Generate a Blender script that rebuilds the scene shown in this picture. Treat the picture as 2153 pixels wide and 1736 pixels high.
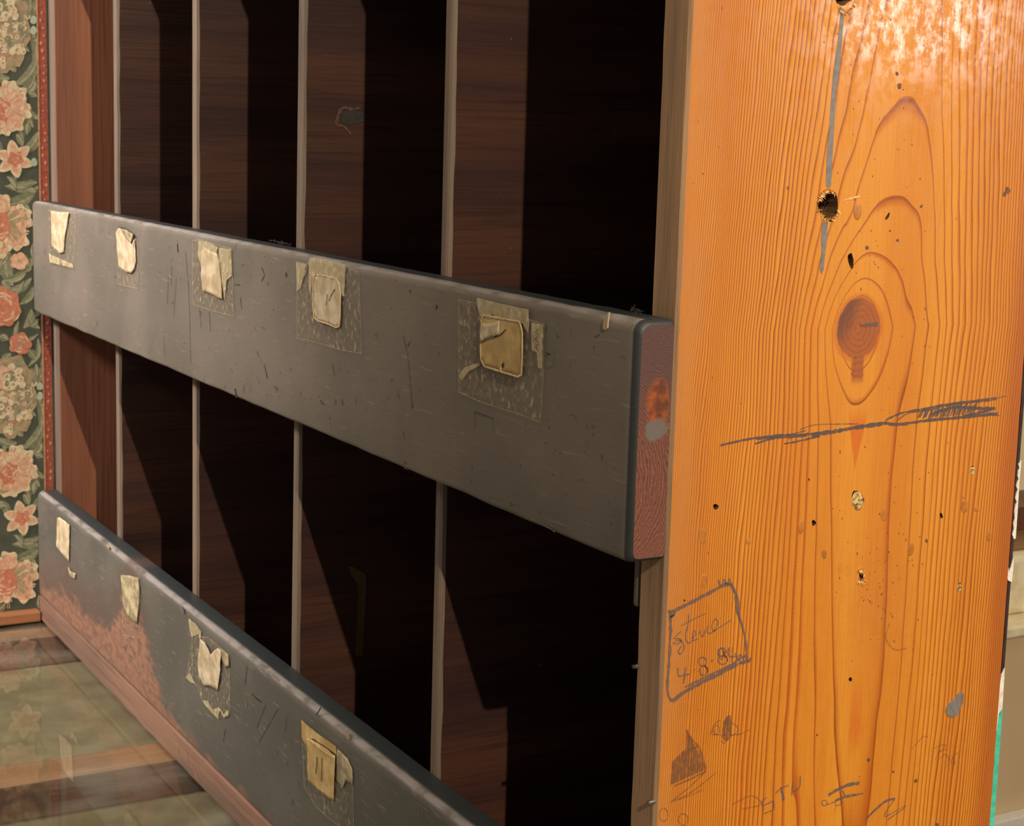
import bpy, bmesh, math, random
from mathutils import Vector, Matrix, noise as mnoise

# ---------------------------------------------------------------- scene, camera, world, lights
for o in list(bpy.data.objects): bpy.data.objects.remove(o, do_unlink=True)
scene = bpy.context.scene
COL = scene.collection
W, H = 2153, 1736
FPX = 3557.72
CAM = Vector((0.69623, -0.48841, 0.09022))
az, pi_, ro = [math.radians(a) for a in (-60.44088, -9.40205, 1.64995)]
FW = Vector((math.sin(az)*math.cos(pi_), math.cos(az)*math.cos(pi_), math.sin(pi_)))
_r = Vector((math.cos(az), -math.sin(az), 0)); _u = _r.cross(FW)
RT = _r*math.cos(ro) + _u*math.sin(ro); UP = RT.cross(FW)
cd = bpy.data.cameras.new('camera'); cam = bpy.data.objects.new('camera', cd); COL.objects.link(cam)
cd.sensor_fit = 'HORIZONTAL'; cd.sensor_width = 36; cd.lens = FPX/W*36; cd.clip_start = 0.02
cam.matrix_world = Matrix(((RT.x, UP.x, -FW.x, CAM.x), (RT.y, UP.y, -FW.y, CAM.y), (RT.z, UP.z, -FW.z, CAM.z), (0, 0, 0, 1)))
cd.dof.use_dof = True; cd.dof.focus_distance = 0.95; cd.dof.aperture_fstop = 44
scene.camera = cam
scene.view_settings.view_transform = 'Standard'; scene.view_settings.look = 'None'
scene.view_settings.exposure = 0.0; scene.view_settings.gamma = 1.0; scene.view_settings.use_curve_mapping = False

wd = bpy.data.worlds.new('world'); scene.world = wd; wd.use_nodes = True
wd.node_tree.nodes['Background'].inputs[0].default_value = (1.0, 0.93, 0.82, 1)
wd.node_tree.nodes['Background'].inputs[1].default_value = 0.25

def lamp(name, kind, loc, energy, color, target=None, **kw):
    l = bpy.data.lights.new(name, kind); l.energy = energy; l.color = color
    for k, v in kw.items(): setattr(l, k, v)
    o = bpy.data.objects.new(name, l); COL.objects.link(o); o.location = loc
    if target is not None:
        o.rotation_euler = (Vector(target)-Vector(loc)).to_track_quat('-Z', 'Y').to_euler()
    return o
lamp('ceiling_spot', 'SPOT', (3.35, -0.78, 2.12), 560, (1.0, 0.84, 0.62), (-0.4, 0, -0.1), spot_size=math.radians(70), spot_blend=0.4, shadow_soft_size=0.018)
lamp('window_light', 'AREA', (2.75, 2.66, 0.50), 14, (1.0, 0.95, 0.90), (0, 0.12, 0.0), shape='RECTANGLE', size=0.40, size_y=0.40)
lamp('panel_top_fill', 'SPOT', (0.95, 0.55, 1.5), 62, (1.0, 0.86, 0.66), (0, 0.12, 0.1), spot_size=math.radians(70), spot_blend=0.8, shadow_soft_size=0.04)  # added spot, brightens the end panel towards its top
lamp('rail_fill_spot', 'SPOT', (-0.95, -2.0, 1.5), 590, (1.0, 0.91, 0.84), (-1.25, 0, 0.0), spot_size=math.radians(46), spot_blend=1.0, shadow_soft_size=0.22)  # added fill that lifts the rail fronts, strongest at the left end
lamp('gallery_lamp', 'POINT', (-1.2, 1.9, 0.7), 16, (1.0, 0.90, 0.70), shadow_soft_size=0.15)

# ---------------------------------------------------------------- measures (metres; z = 0 is the top of the middle rail, x = 0 the outer side of the right panel)
T = 0.02266; P_ = 0.0237; SLOT = 0.24; DW = 0.0094; RH = 0.1245
Z2 = -0.33073; ZS = -0.45403; ZG = -0.48394; DEPTH = 0.24434
XL = -1.2275; ZTOP = 0.52; XWALL = -1.2312
ZFLOOR = -1.40
def ray(x, y): return (FW + RT*((x-W/2)/FPX) - UP*((y-H/2)/FPX))
def on(ax, val, x, y):
    q = ray(x, y); s = (val-CAM[ax])/q[ax]; return CAM + q*s
def side(x, y, off=0.0): p = on(0, 0.0, x, y); p.x = off; return p        # a point of the right panel's outer face
def front(x, y, off=0.0): p = on(1, -T, x, y); p.y = -T-off; return p      # a point of the rails' front faces
def wallp(x, y, off=0.0): p = on(0, XWALL, x, y); p.x = XWALL+off; return p
def srgb(r, g, b):
    f = lambda c: c/12.92 if c <= .04045 else ((c+.055)/1.055)**2.4
    return (f(r/255), f(g/255), f(b/255), 1)

# ---------------------------------------------------------------- node helper: arithmetic that builds Math nodes
class N:
    def __init__(s, t, sock): s.t = t; s.s = sock
    def _m(s, op, *a, clamp=False):
        n = s.t.nodes.new('ShaderNodeMath'); n.operation = op; n.use_clamp = clamp
        for i, v in enumerate(a):
            if isinstance(v, N): s.t.links.new(v.s, n.inputs[i])
            else: n.inputs[i].default_value = v
        return N(s.t, n.outputs[0])
    def __add__(s, o): return s._m('ADD', s, o)
    __radd__ = __add__
    def __sub__(s, o): return s._m('SUBTRACT', s, o)
    def __rsub__(s, o): return s._m('SUBTRACT', o, s)
    def __mul__(s, o): return s._m('MULTIPLY', s, o)
    __rmul__ = __mul__
    def __truediv__(s, o): return s._m('DIVIDE', s, o)
    def __neg__(s): return s*-1.0
    def abs(s): return s._m('ABSOLUTE', s)
    def sqrt(s): return s._m('SQRT', s)
    def frac(s): return s._m('FRACT', s)
    def pow(s, e): return s._m('POWER', s, e)
    def exp(s): return s._m('EXPONENT', s)
    def sin(s): return s._m('SINE', s)
    def gt(s, o): return s._m('GREATER_THAN', s, o)
    def mx(s, o): return s._m('MAXIMUM', s, o)
    def mn(s, o): return s._m('MINIMUM', s, o)
    def clamp(s): return s._m('ADD', s, 0.0, clamp=True)
    def step(s, a, b):            # smooth 0..1 between a and b
        n = s.t.nodes.new('ShaderNodeMapRange'); n.interpolation_type = 'SMOOTHSTEP'
        s.t.links.new(s.s, n.inputs[0])
        lo, hi, x, y = (a, b, 0., 1.) if a < b else (b, a, 1., 0.)
        for i, v in zip((1, 2, 3, 4), (lo, hi, x, y)): n.inputs[i].default_value = v
        return N(s.t, n.outputs[0])
    def piecewise(s, pts, soft=False):
        r = None
        for (a, va), (b, vb) in zip(pts, pts[1:]):
            n = s.t.nodes.new('ShaderNodeMapRange'); s.t.links.new(s.s, n.inputs[0])
            if soft: n.interpolation_type = 'SMOOTHSTEP'
            for i, v in zip((1, 2, 3, 4), (a, b, 0., vb-va)): n.inputs[i].default_value = v
            r = N(s.t, n.outputs[0]) if r is None else r+N(s.t, n.outputs[0])
        return r+pts[0][1]
class Mat:
    def __init__(s, name):
        s.m = bpy.data.materials.new(name); s.m.use_nodes = True; s.t = s.m.node_tree
        s.b = s.t.nodes['Principled BSDF']; s.out = s.t.nodes['Material Output']
        tc = s.t.nodes.new('ShaderNodeTexCoord'); sp = s.t.nodes.new('ShaderNodeSeparateXYZ')
        s.t.links.new(tc.outputs['Object'], sp.inputs[0]); s.co = tc.outputs['Object']
        s.x, s.y, s.z = [N(s.t, sp.outputs[i]) for i in range(3)]
    def vec(s, x, y, z):
        n = s.t.nodes.new('ShaderNodeCombineXYZ')
        for i, v in enumerate((x, y, z)):
            if isinstance(v, N): s.t.links.new(v.s, n.inputs[i])
            else: n.inputs[i].default_value = v
        return n.outputs[0]
    def noise(s, scale=1.0, detail=3.0, v=None, rough=.55):
        n = s.t.nodes.new('ShaderNodeTexNoise'); n.inputs['Scale'].default_value = scale
        n.inputs['Detail'].default_value = detail; n.inputs['Roughness'].default_value = rough
        s.t.links.new(s.co if v is None else v, n.inputs['Vector'])
        return N(s.t, n.outputs[0])
    def mix(s, f, a, b):
        n = s.t.nodes.new('ShaderNodeMix'); n.data_type = 'RGBA'
        if isinstance(f, N): s.t.links.new(f.s, n.inputs[0])
        else: n.inputs[0].default_value = f
        for i, v in ((6, a), (7, b)):
            if isinstance(v, tuple): n.inputs[i].default_value = v
            else: s.t.links.new(v, n.inputs[i])
        return n.outputs[2]
    def ramp(s, f, stops):
        n = s.t.nodes.new('ShaderNodeValToRGB'); cr = n.color_ramp
        while len(cr.elements) < len(stops): cr.elements.new(0.5)
        for e, (p, c) in zip(cr.elements, stops): e.position = p; e.color = c
        s.t.links.new(f.s, n.inputs[0]); return n.outputs[0]
    def set(s, **kw):
        for k, v in kw.items():
            k = {'color': 'Base Color', 'rough': 'Roughness', 'coat': 'Coat Weight', 'coat_rough': 'Coat Roughness', 'spec': 'Specular IOR Level',
                 'alpha': 'Alpha', 'metal': 'Metallic'}[k]
            if isinstance(v, N): s.t.links.new(v.s, s.b.inputs[k])
            elif isinstance(v, (tuple, float, int)): s.b.inputs[k].default_value = v
            else: s.t.links.new(v, s.b.inputs[k])
        return s
    def bump(s, h, strength=.3, dist=.001):
        n = s.t.nodes.new('ShaderNodeBump'); n.inputs['Strength'].default_value = strength; n.inputs['Distance'].default_value = dist
        s.t.links.new(h.s, n.inputs['Height']); s.t.links.new(n.outputs[0], s.b.inputs['Normal']); return s
def plain(name, c1, c2=None, scale=60, rough=.6, bump=0.0, **kw):
    m = Mat(name); n = m.noise(scale, 4)
    m.set(color=m.mix(n.step(.35, .65), c1, c2 or c1), rough=rough, **kw)
    if bump: m.bump(n, bump)
    return m.m

# --- varnished pine of the right panel's outer side
YK, ZK = 0.1189, -0.0081
def pine():
    m = Mat('varnished_pine'); y, z = m.y, m.z
    warp = m.noise(1, 3, m.vec(0., y*9., z*5.))-.5
    fine = m.noise(1, 2, m.vec(7., y*75., z*3.))-.5
    yc = z.piecewise([(-.45, .150), (-.30, .141), (-.227, .1364), (-.084, .1216), (ZK, YK), (.0237, .1279), (.058, .1400), (.107, .1441), (.3, .160)], True)
    base = z*.020+.1320; ub = y-base
    yc = base+(yc-base)*(-(ub*ub*(1/.034**2))).exp()
    jit = m.noise(1, 2, m.vec(17., y*34., z*1.2))-.5
    u = y-yc+warp*.010+fine*.0040+jit*.011
    K = (y-yc).gt(0.0)*-2200.+8400.
    D = z.piecewise([(-.45, 1.3), (-.22, .70), (-.12, .45), (-.06, .25), (ZK, -.2), (.0237, .9), (.058, 1.9), (.107, 2.9), (.3, 5.2)])
    dy, dz = (y-YK), (z-ZK)
    kn = (-(dy*dy*(1/.017**2)+dz*dz*(1/.026**2))).exp()
    phi = u.abs().pow(2.5)*K+D-kn*2.3
    f = phi.frac()
    wv = (u.abs().pow(1.5)*(K*.0050)).mx(.16).mn(.80); fw = (f-1.0)/wv+1.0      # ring width in phase, so every dark ring is about as wide on the board
    band = m.noise(1, 2, m.vec(3., y*30., z*2.))
    lite = m.mix(band.step(.3, .7), srgb(222, 148, 46), srgb(208, 128, 32))
    mid = m.mix(band.step(.3, .7), srgb(192, 107, 20), srgb(176, 92, 14))
    line = srgb(122, 58, 14)
    amt = m.noise(1, 2, m.vec(11., y*26., z*4.)).step(.15, .65)
    c = m.mix(fw.step(.0, .95), lite, mid)
    c = m.mix(fw.step(.62, .92)*f.step(1.0, .975)*(amt*.75+.22), c, line)
    fib = m.noise(1, 4, m.vec(5., y*900., z*26.))
    c = m.mix(fib.step(.42, .75)*.28, c, srgb(172, 94, 22))
    bold = m.noise(1, 2, m.vec(21., y*40., z*1.5)).step(.52, .68)
    c = m.mix(bold*fw.step(-.3, .8)*.75, c, srgb(178, 86, 14))
    fl = on(0, 0, 1800, 1400); f2 = on(0, 0, 1800, 1590); ft = (y-.1345-(z+.24)*-.02).abs()*(1/.0046)+warp*5.
    c = m.mix(ft.step(1.1, .3)*z.step(f2.z-.004, f2.z+.02)*z.step(fl.z+.01, fl.z-.04)*.55, c, srgb(196, 92, 20))
    v0 = on(0, 0, 1797, 985); vt = ((y-v0.y).abs()*(1/.0006)-(z-v0.z)*(1/.0026))+warp*3.
    c = m.mix(vt.step(1., -1.5)*z.step(v0.z+.036, v0.z+.022)*.8, c, srgb(204, 100, 22))
    # dirty rubbed stain patches
    st = m.noise(1, 5, m.vec(2., y*38., z*30.)).step(.57, .75)
    sd = (-((y-.142).pow(2.0)*(1/.026**2)+(z+.165)*(z+.165)*(1/.035**2))).exp()
    c = m.mix(sd*.25, c, srgb(190, 116, 56)); c = m.mix(st*sd*.85, c, srgb(138, 76, 40))
    # the knot
    ny = m.noise(120, 3)-.5
    rk = (dy*dy*(1/.0150**2)+dz*dz*(1/.0165**2)).sqrt()+ny*.22
    tail = (dy-.001).abs()*(1/.0052)+ny*.6
    tail = tail.step(1.0, .6)*z.step(-.040, -.034)*z.step(-.010, -.016)
    km = rk.step(1.03, .93).mx(tail)
    ring = (rk*5.).frac()
    kc = m.mix(ring.step(.5, 1.)*.45, srgb(166, 92, 42), srgb(126, 66, 34))
    kc = m.mix((dy*-70.+dz*40.+ny).step(.1, 1.0)*.75, kc, srgb(98, 62, 54))
    halo = rk.step(.93, 1.0)*rk.step(1.22, 1.05)
    c = m.mix(halo*.5, c, srgb(190, 92, 30))
    c = m.mix(km, c, kc)
    # paler pink-grey in uneven patches towards the front arris
    pale = y.step(.028, .002)*(m.noise(1, 3, m.vec(1., y*60., z*14.)).step(.3, .7)*.5+.15)
    c = m.mix(pale, c, srgb(186, 124, 74))
    edge = (y-.2265).step(0., .014)*.45
    c = m.mix(edge, c, srgb(150, 72, 30))
    pn = m.noise(1, 9, m.vec(9., y*130., z*90.), .75); patch = pn.step(.38, .58)
    m.set(color=c, rough=patch*.15+.36, spec=.5, coat=patch*-.55+.60, coat_rough=patch*.10+.10)
    m.bump(fw.step(.5, .97)*.16+fib*.4+m.noise(800, 3)*.9+pn*1.6, .25, .0005)
    return m.m
# --- other timber
def wood(name, c1, c2, c3, axis, rough=.45, coarse=60., fine=500., spots=None, bumpv=.25, spec=.5, rnd=True, fleck=False):
    m = Mat(name); v = [m.x, m.y, m.z]; k = [coarse]*3; k[axis] = coarse*.06; kf = [fine]*3; kf[axis] = fine*.03
    oi = m.t.nodes.new('ShaderNodeObjectInfo'); r = N(m.t, oi.outputs['Random'])*37. if rnd else 0.
    a = m.noise(1, 4, m.vec(v[0]*k[0]+r, v[1]*k[1]+r, v[2]*k[2]))
    b = m.noise(1, 3, m.vec(v[0]*kf[0], v[1]*kf[1]+r, v[2]*kf[2]))
    c = m.mix(a.step(.32, .68), c1, c2); c = m.mix(b.step(.45, .8)*.7, c, c3)
    if fleck: c = m.mix(m.noise(1, 2, m.vec(v[0]*200., v[1]*120.+r, v[2]*300.)).step(.75, .80)*.45, c, srgb(150, 122, 104))
    m.set(color=c, rough=rough, spec=spec); m.bump(b+a, bumpv, .0006); return m.m
M = {}
M['pine'] = pine()
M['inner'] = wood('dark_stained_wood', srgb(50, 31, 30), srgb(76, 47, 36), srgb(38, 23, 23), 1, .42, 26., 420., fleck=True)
M['inner_red'] = wood('red_brown_wood', srgb(150, 94, 66), srgb(122, 74, 54), srgb(104, 62, 46), 2, .5, 22., 300.)
M['edge'] = wood('worn_grey_edge', srgb(116, 99, 84), srgb(92, 80, 70), srgb(132, 112, 94), 2, .6, 50., 600.)
M['panel_edge'] = wood('worn_panel_edge', srgb(178, 140, 102), srgb(142, 114, 88), srgb(110, 82, 60), 2, .55, 70., 520.)
M['cut_wood'] = wood('raw_wood_in_hole', srgb(110, 78, 42), srgb(74, 52, 30), srgb(150, 112, 62), 0, .8, 300., 900.)
M['bar'] = wood('counter_frame_wood', srgb(150, 106, 78), srgb(122, 82, 60), srgb(172, 128, 92), 1, .4, 40., 400.)
M['bar_side'] = wood('darker_bar_side', srgb(104, 62, 46), srgb(84, 50, 38), srgb(120, 74, 54), 1, .4, 40., 400.)  # side faces of the bars, a darker brown than their tops
M['batten'] = wood('bare_batten_wood', srgb(134, 100, 82), srgb(108, 84, 72), srgb(82, 64, 56), 0, .5, 60., 420.)
M['ledge'] = wood('orange_ledge_wood', srgb(150, 100, 64), srgb(128, 82, 52), srgb(110, 68, 44), 1, .5, 40., 300.)
M['shelf'] = wood('brown_shelf_wood', srgb(150, 110, 70), srgb(120, 86, 56), srgb(170, 124, 76), 1, .5, 20., 200.)

def charcoal(name, bare=False, ca=srgb(101, 96, 88), cb=srgb(115, 107, 98)):
    m = Mat(name)
    a = m.noise(9, 5); b = m.noise(1, 4, m.vec(m.x*40., m.y*300., m.z*420.)); d = m.noise(160, 3)
    c = m.mix(a.step(.35, .65), ca, cb)
    c = m.mix(b.step(.60, .72)*.45, c, srgb(146, 134, 120))            # fine pale crackle along the grain
    c = m.mix(d.step(.66, .72)*.55, c, srgb(52, 50, 48))
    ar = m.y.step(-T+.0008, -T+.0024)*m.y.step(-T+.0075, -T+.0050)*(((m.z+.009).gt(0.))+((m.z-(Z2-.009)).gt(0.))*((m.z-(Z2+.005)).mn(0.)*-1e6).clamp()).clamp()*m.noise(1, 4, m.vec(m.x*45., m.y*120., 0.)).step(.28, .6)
    c = m.mix(ar*.9, c, srgb(142, 136, 134))  # front-top arris: worn grey, with its highlight band put into the colour
    top = m.y.step(-T+.0058, -T+.0085)                                 # the flat top kept its black coat
    c = m.mix(top, c, srgb(44, 50, 52))
    c = m.mix(m.x.step(-.0058, -.0040)*m.z.step(-RH-.05, -RH-.049), c, srgb(46, 48, 48))
    if bare:
        zb = m.x.piecewise([(-1.24, -.445), (-1.08, -.420), (-1.026, -.429), (-.93, -.412), (-.90, -.385), (-.862, -.345), (-.842, -.372), (-.80, -.405), (-.77, -.4355), (-.70, -.4500), (-.60, -.4540), (-.45, -.459)])
        n = m.noise(1, 6, m.vec(m.x*30., 0., m.z*90.))-.5; n2 = m.noise(1, 5, m.vec(m.x*70., 4., m.z*160.))
        k = (zb-m.z+n*.06).step(-.009, .011)
        w = m.mix(n2.step(.35, .7), srgb(146, 106, 86), srgb(112, 84, 72))
        k2 = (zb+.040-m.z+n*.07).step(-.02, .03)*m.x.step(-.76, -.83); c = m.mix(k2*.65, c, srgb(88, 70, 64))
        dk = n2.step(.56, .64)*(m.z+.435).step(0., .015)
        c = m.mix(k*(1.0-dk*.8), c, w)
    m.set(color=c, rough=a*.2+.40, spec=.5); m.bump(b*.6+d*.5, .3, .0005); return m.m
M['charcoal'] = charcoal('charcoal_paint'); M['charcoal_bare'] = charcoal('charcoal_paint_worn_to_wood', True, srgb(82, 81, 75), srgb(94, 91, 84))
def end_grain():
    m = Mat('rail_end_grain'); y, z = m.y, m.z
    n = m.noise(110, 3)-.5
    n2 = m.noise(1, 3, m.vec(2., y*160., z*50.))-.5
    g = (y*560.+(z+.07)*(z+.07)*5200.+(z+.07)*120.+n2*4.2).frac()
    c = m.mix(g.step(.25, .9)*g.step(1., .9), m.mix(z.step(-.02, -.075), srgb(98, 74, 70), srgb(128, 78, 58)), srgb(88, 56, 50))
    k = on(0, 0, 1384, 848); q = on(0, 0, 1380, 903)
    kd = ((y-k.y)*(y-k.y)*(1/.0075**2)+(z-k.z)*(z-k.z)*(1/.0135**2)).sqrt()+n*.6
    c = m.mix(kd.step(1.1, .6), c, m.mix((kd*.55+n*1.6+.1).step(.2, .8), srgb(104, 56, 36), srgb(176, 92, 36)))
    gd = ((y-q.y)*(y-q.y)*(1/.0075**2)+(z-q.z)*(z-q.z)*(1/.0062**2)).sqrt()+n*.5
    c = m.mix((gd+n*.6).step(1.05, .7), c, srgb(110, 100, 94))
    m.set(color=c, rough=.34, spec=.5, coat=.3, coat_rough=.25); m.bump(g*.5+m.noise(500, 2), .35, .0006); return m.m
M['end'] = end_grain()
M['paper'] = plain('cream_paper', srgb(206, 190, 160), srgb(174, 154, 122), 90, .55, .12)
M['paper_old'] = plain('yellowed_paper', srgb(206, 178, 122), srgb(176, 146, 92), 70, .35, .15)
M['paper_grey'] = plain('greyed_paper', srgb(188, 172, 136), srgb(134, 124, 98), 110, .5, .15)
def tape(name, lo, hi, col):
    m = Mat(name); n = m.noise(210, 5); f = m.noise(1, 4, m.vec(m.x*500., m.y*500., m.z*140.))
    m.set(color=m.mix(n.step(.4, .7), col, srgb(214, 200, 168)), rough=.22, spec=.6, alpha=n.step(.50, .72)*f.step(.35, .65)*(hi-lo)+lo)
    m.bump(f, .4, .0006); return m.m
M['tape'] = tape('clear_tape_film', .13, .72, srgb(150, 132, 106)); M['tape_edge'] = tape('tape_cut_edge', .35, .8, srgb(186, 172, 140))
M['tape_cream'] = tape('milky_tape', .66, .95, srgb(196, 180, 140))
M['ridge'] = plain('glue_ridge', srgb(226, 202, 156), srgb(206, 176, 124), 200, .3)
def graphite(name, c, a0, a1):
    m = Mat(name); n = m.noise(1, 4, m.vec(0., m.y*700., m.z*260.))
    m.set(color=c, rough=.5, alpha=n.step(.25, .6)*(a1-a0)+a0); return m.m
M['pencil'] = graphite('pencil_graphite', srgb(110, 96, 96), .22, .80); M['pencil_faint'] = graphite('faint_pencil', srgb(124, 88, 66), .10, .55)
M['pencil_dark'] = graphite('heavy_pencil', srgb(92, 82, 84), .35, .92)
M['grey_paint'] = plain('grey_paint', srgb(134, 126, 122), srgb(116, 110, 108), 300, .4)
M['purple'] = plain('dark_speck', srgb(124, 80, 52), srgb(100, 66, 48), 300, .5)
M['dark'] = plain('dark_scratch', srgb(34, 32, 31), srgb(46, 43, 40), 300, .7)
M['scuff'] = plain('pale_scuff', srgb(136, 126, 112), srgb(118, 110, 98), 300, .5)
M['filler'] = plain('old_filler', srgb(192, 124, 48), srgb(170, 104, 40), 160, .35, .2)
M['flake'] = plain('pale_filler', srgb(226, 196, 128), srgb(120, 92, 54), 420, .3, .8)
M['splinter'] = plain('pale_splinter', srgb(240, 204, 132), srgb(214, 150, 84), 300, .6)
M['back'] = plain('dark_back_edge', srgb(60, 42, 40), srgb(46, 32, 32), 140, .5, .3)
M['white_paint'] = plain('chipped_white_paint', srgb(240, 236, 226), srgb(222, 214, 200), 250, .5, .5)
M['turquoise'] = plain('turquoise_paint', srgb(84, 208, 180), srgb(66, 186, 160), 200, .45, .5)
M['metal'] = plain('dull_nail', srgb(150, 146, 138), srgb(100, 96, 90), 300, .35, metal=.8)
# wall paper
def leafy(name, a, b, sc=240): return plain(name, a, b, sc, .75)
M['wp_bg'] = leafy('wallpaper_dark_green', srgb(72, 76, 62), srgb(60, 66, 56), 60)
M['wp_leaf'] = leafy('wallpaper_sage', srgb(136, 134, 106), srgb(112, 114, 90))
M['wp_leaf2'] = leafy('wallpaper_olive', srgb(120, 118, 90), srgb(98, 102, 78))
M['wp_vein'] = leafy('wallpaper_pale_green', srgb(166, 162, 134), srgb(146, 144, 116))
M['wp_cream'] = leafy('wallpaper_cream', srgb(212, 194, 162), srgb(188, 166, 134))
M['wp_tan'] = leafy('wallpaper_tan', srgb(164, 144, 112), srgb(142, 124, 96))
M['wp_peach'] = leafy('wallpaper_peach', srgb(208, 164, 136), srgb(192, 144, 116))
M['wp_coral'] = leafy('wallpaper_coral', srgb(190, 122, 94), srgb(172, 104, 80))
M['wp_berry'] = leafy('wallpaper_berry', srgb(170, 180, 158), srgb(148, 160, 140))
M['wp_red'] = leafy('border_red', srgb(150, 74, 56), srgb(132, 62, 48))
M['wp_redline'] = leafy('border_cream', srgb(178, 132, 96), srgb(158, 116, 84))
M['cream_wall'] = plain('cream_wall', srgb(240, 222, 180), srgb(234, 214, 170), 6, .8)
M['tan_panel'] = plain('tan_panel', srgb(214, 190, 150), srgb(208, 182, 142), 4, .7)
M['pale_top'] = plain('pale_top', srgb(244, 232, 200), srgb(226, 208, 166), 30, .6)
M['lining'] = plain('olive_tray_lining', srgb(122, 106, 78), srgb(106, 90, 64), 30, .85)
M['floor'] = plain('floor_boards', srgb(120, 84, 58), srgb(104, 70, 48), 5, .5)
M['carcass'] = wood('counter_carcass_wood', srgb(96, 58, 40), srgb(120, 74, 50), srgb(80, 46, 32), 2, .45, 20., 200.)
M['chip'] = plain('bare_wood_chip', srgb(196, 150, 98), srgb(160, 110, 66), 400, .6)
M['knot_rim'] = plain('knot_rim', srgb(92, 70, 58), srgb(70, 52, 44), 300, .5)
M['drip'] = plain('dried_glue', srgb(96, 80, 50), srgb(84, 68, 44), 200, .4)
M['dust'] = plain('grey_dust', srgb(76, 66, 54), srgb(56, 48, 40), 500, .9)
def glass():
    m = Mat('counter_glass'); t = m.t
    tr = t.nodes.new('ShaderNodeBsdfTransparent'); tr.inputs[0].default_value = (.93, .96, .93, 1)
    gl = t.nodes.new('ShaderNodeBsdfGlossy'); gl.inputs['Roughness'].default_value = .03; gl.inputs['Color'].default_value = (1, 1, 1, 1)
    df = t.nodes.new('ShaderNodeBsdfDiffuse'); df.inputs[0].default_value = srgb(190, 186, 172)
    fr_ = t.nodes.new('ShaderNodeFresnel'); fr_.inputs[0].default_value = 1.45
    ge = t.nodes.new('ShaderNodeNewGeometry'); fz = N(t, fr_.outputs[0])*(1.0-N(t, ge.outputs['Backfacing']))
    a = t.nodes.new('ShaderNodeMixShader'); t.links.new(fz.s, a.inputs[0]); t.links.new(tr.outputs[0], a.inputs[1]); t.links.new(gl.outputs[0], a.inputs[2])
    sm = m.noise(1, 4, m.vec(m.x*16., m.y*7., 0.)).step(.48, .75)*.10+.015
    b = t.nodes.new('ShaderNodeMixShader'); t.links.new(sm.s, b.inputs[0]); t.links.new(a.outputs[0], b.inputs[1]); t.links.new(df.outputs[0], b.inputs[2])
    t.links.new(b.outputs[0], m.out.inputs[0]); return m.m
M['glass'] = glass()

# ---------------------------------------------------------------- object helpers
def empty(name, loc, label, cat, group=None):
    o = bpy.data.objects.new(name, None); COL.objects.link(o); o.location = loc; o.empty_display_size = .05
    o['label'] = label; o['category'] = cat
    if group: o['group'] = group
    return o
def mesh(name, bm, mats, parent=None, label=None, smooth=False):
    bmesh.ops.recalc_face_normals(bm, faces=bm.faces) if smooth is not None else None
    me = bpy.data.meshes.new(name); bm.to_mesh(me); bm.free()
    for m in (mats if isinstance(mats, (list, tuple)) else [mats]): me.materials.append(M[m] if isinstance(m, str) else m)
    if smooth:
        for p in me.polygons: p.use_smooth = True
    o = bpy.data.objects.new(name, me); COL.objects.link(o)
    if parent is not None:
        o.parent = parent; o.location = -parent.location if parent.type == 'EMPTY' else (0, 0, 0)
    if label: o['label'] = label
    return o
def struct(name, bm, mats, **kw):
    o = mesh(name, bm, mats, **kw); o['kind'] = 'structure'; return o
def box(bm, x0, x1, y0, y1, z0, z1, mi=0, bev=0.0):
    vs = [bm.verts.new((x, y, z)) for x in (x0, x1) for y in (y0, y1) for z in (z0, z1)]
    fs = [bm.faces.new([vs[i] for i in q]) for q in ((0, 1, 3, 2), (4, 6, 7, 5), (0, 4, 5, 1), (2, 3, 7, 6), (0, 2, 6, 4), (1, 5, 7, 3))]
    for f in fs: f.material_index = mi
    if bev:
        es = set(e for f in fs for e in f.edges)
        r = bmesh.ops.bevel(bm, geom=list(es), offset=bev, segments=2, affect='EDGES', profile=.6)
        for f in r['faces']: f.material_index = mi
    return fs
def prism(bm, pts, d, mi=0):       # closed polygon of Vectors given a real thickness d (a Vector)
    a = [bm.verts.new(p) for p in pts]; b = [bm.verts.new(p+d) for p in pts]; n = len(pts)
    for f in [bm.faces.new(a[::-1]), bm.faces.new(b)]+[bm.faces.new((a[i], a[(i+1) % n], b[(i+1) % n], b[i])) for i in range(n)]:
        f.material_index = mi
def ribbon(bm, pts, widths, nrm, mi=0, wob=.0, seed=0):     # flat stroke lying on a surface of normal nrm
    rnd = random.Random(seed); n = len(pts)
    if not isinstance(widths, (list, tuple)): widths = [widths]*n
    # resample
    P, Wd = [], []
    for i in range(n-1):
        k = max(1, int((pts[i+1]-pts[i]).length/.0015))
        for j in range(k):
            t = j/k; P.append(pts[i].lerp(pts[i+1], t)); Wd.append(widths[i]*(1-t)+widths[i+1]*t)
    P.append(pts[-1]); Wd.append(widths[-1])
    L, R = [], []
    for i, p in enumerate(P):
        d = (P[min(i+1, len(P)-1)]-P[max(i-1, 0)])
        s = d.cross(nrm)
        if s.length < 1e-9: s = Vector((0, 0, 1)).cross(nrm)
        s.normalize(); w = Wd[i]*.5*(1+rnd.uniform(-wob, wob)); off = s*(rnd.uniform(-wob, wob)*Wd[i]*.25)
        L.append(bm.verts.new(p+s*w+off)); R.append(bm.verts.new(p-s*w+off))
    for i in range(len(P)-1):
        f = bm.faces.new((L[i], L[i+1], R[i+1], R[i])); f.material_index = mi
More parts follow.
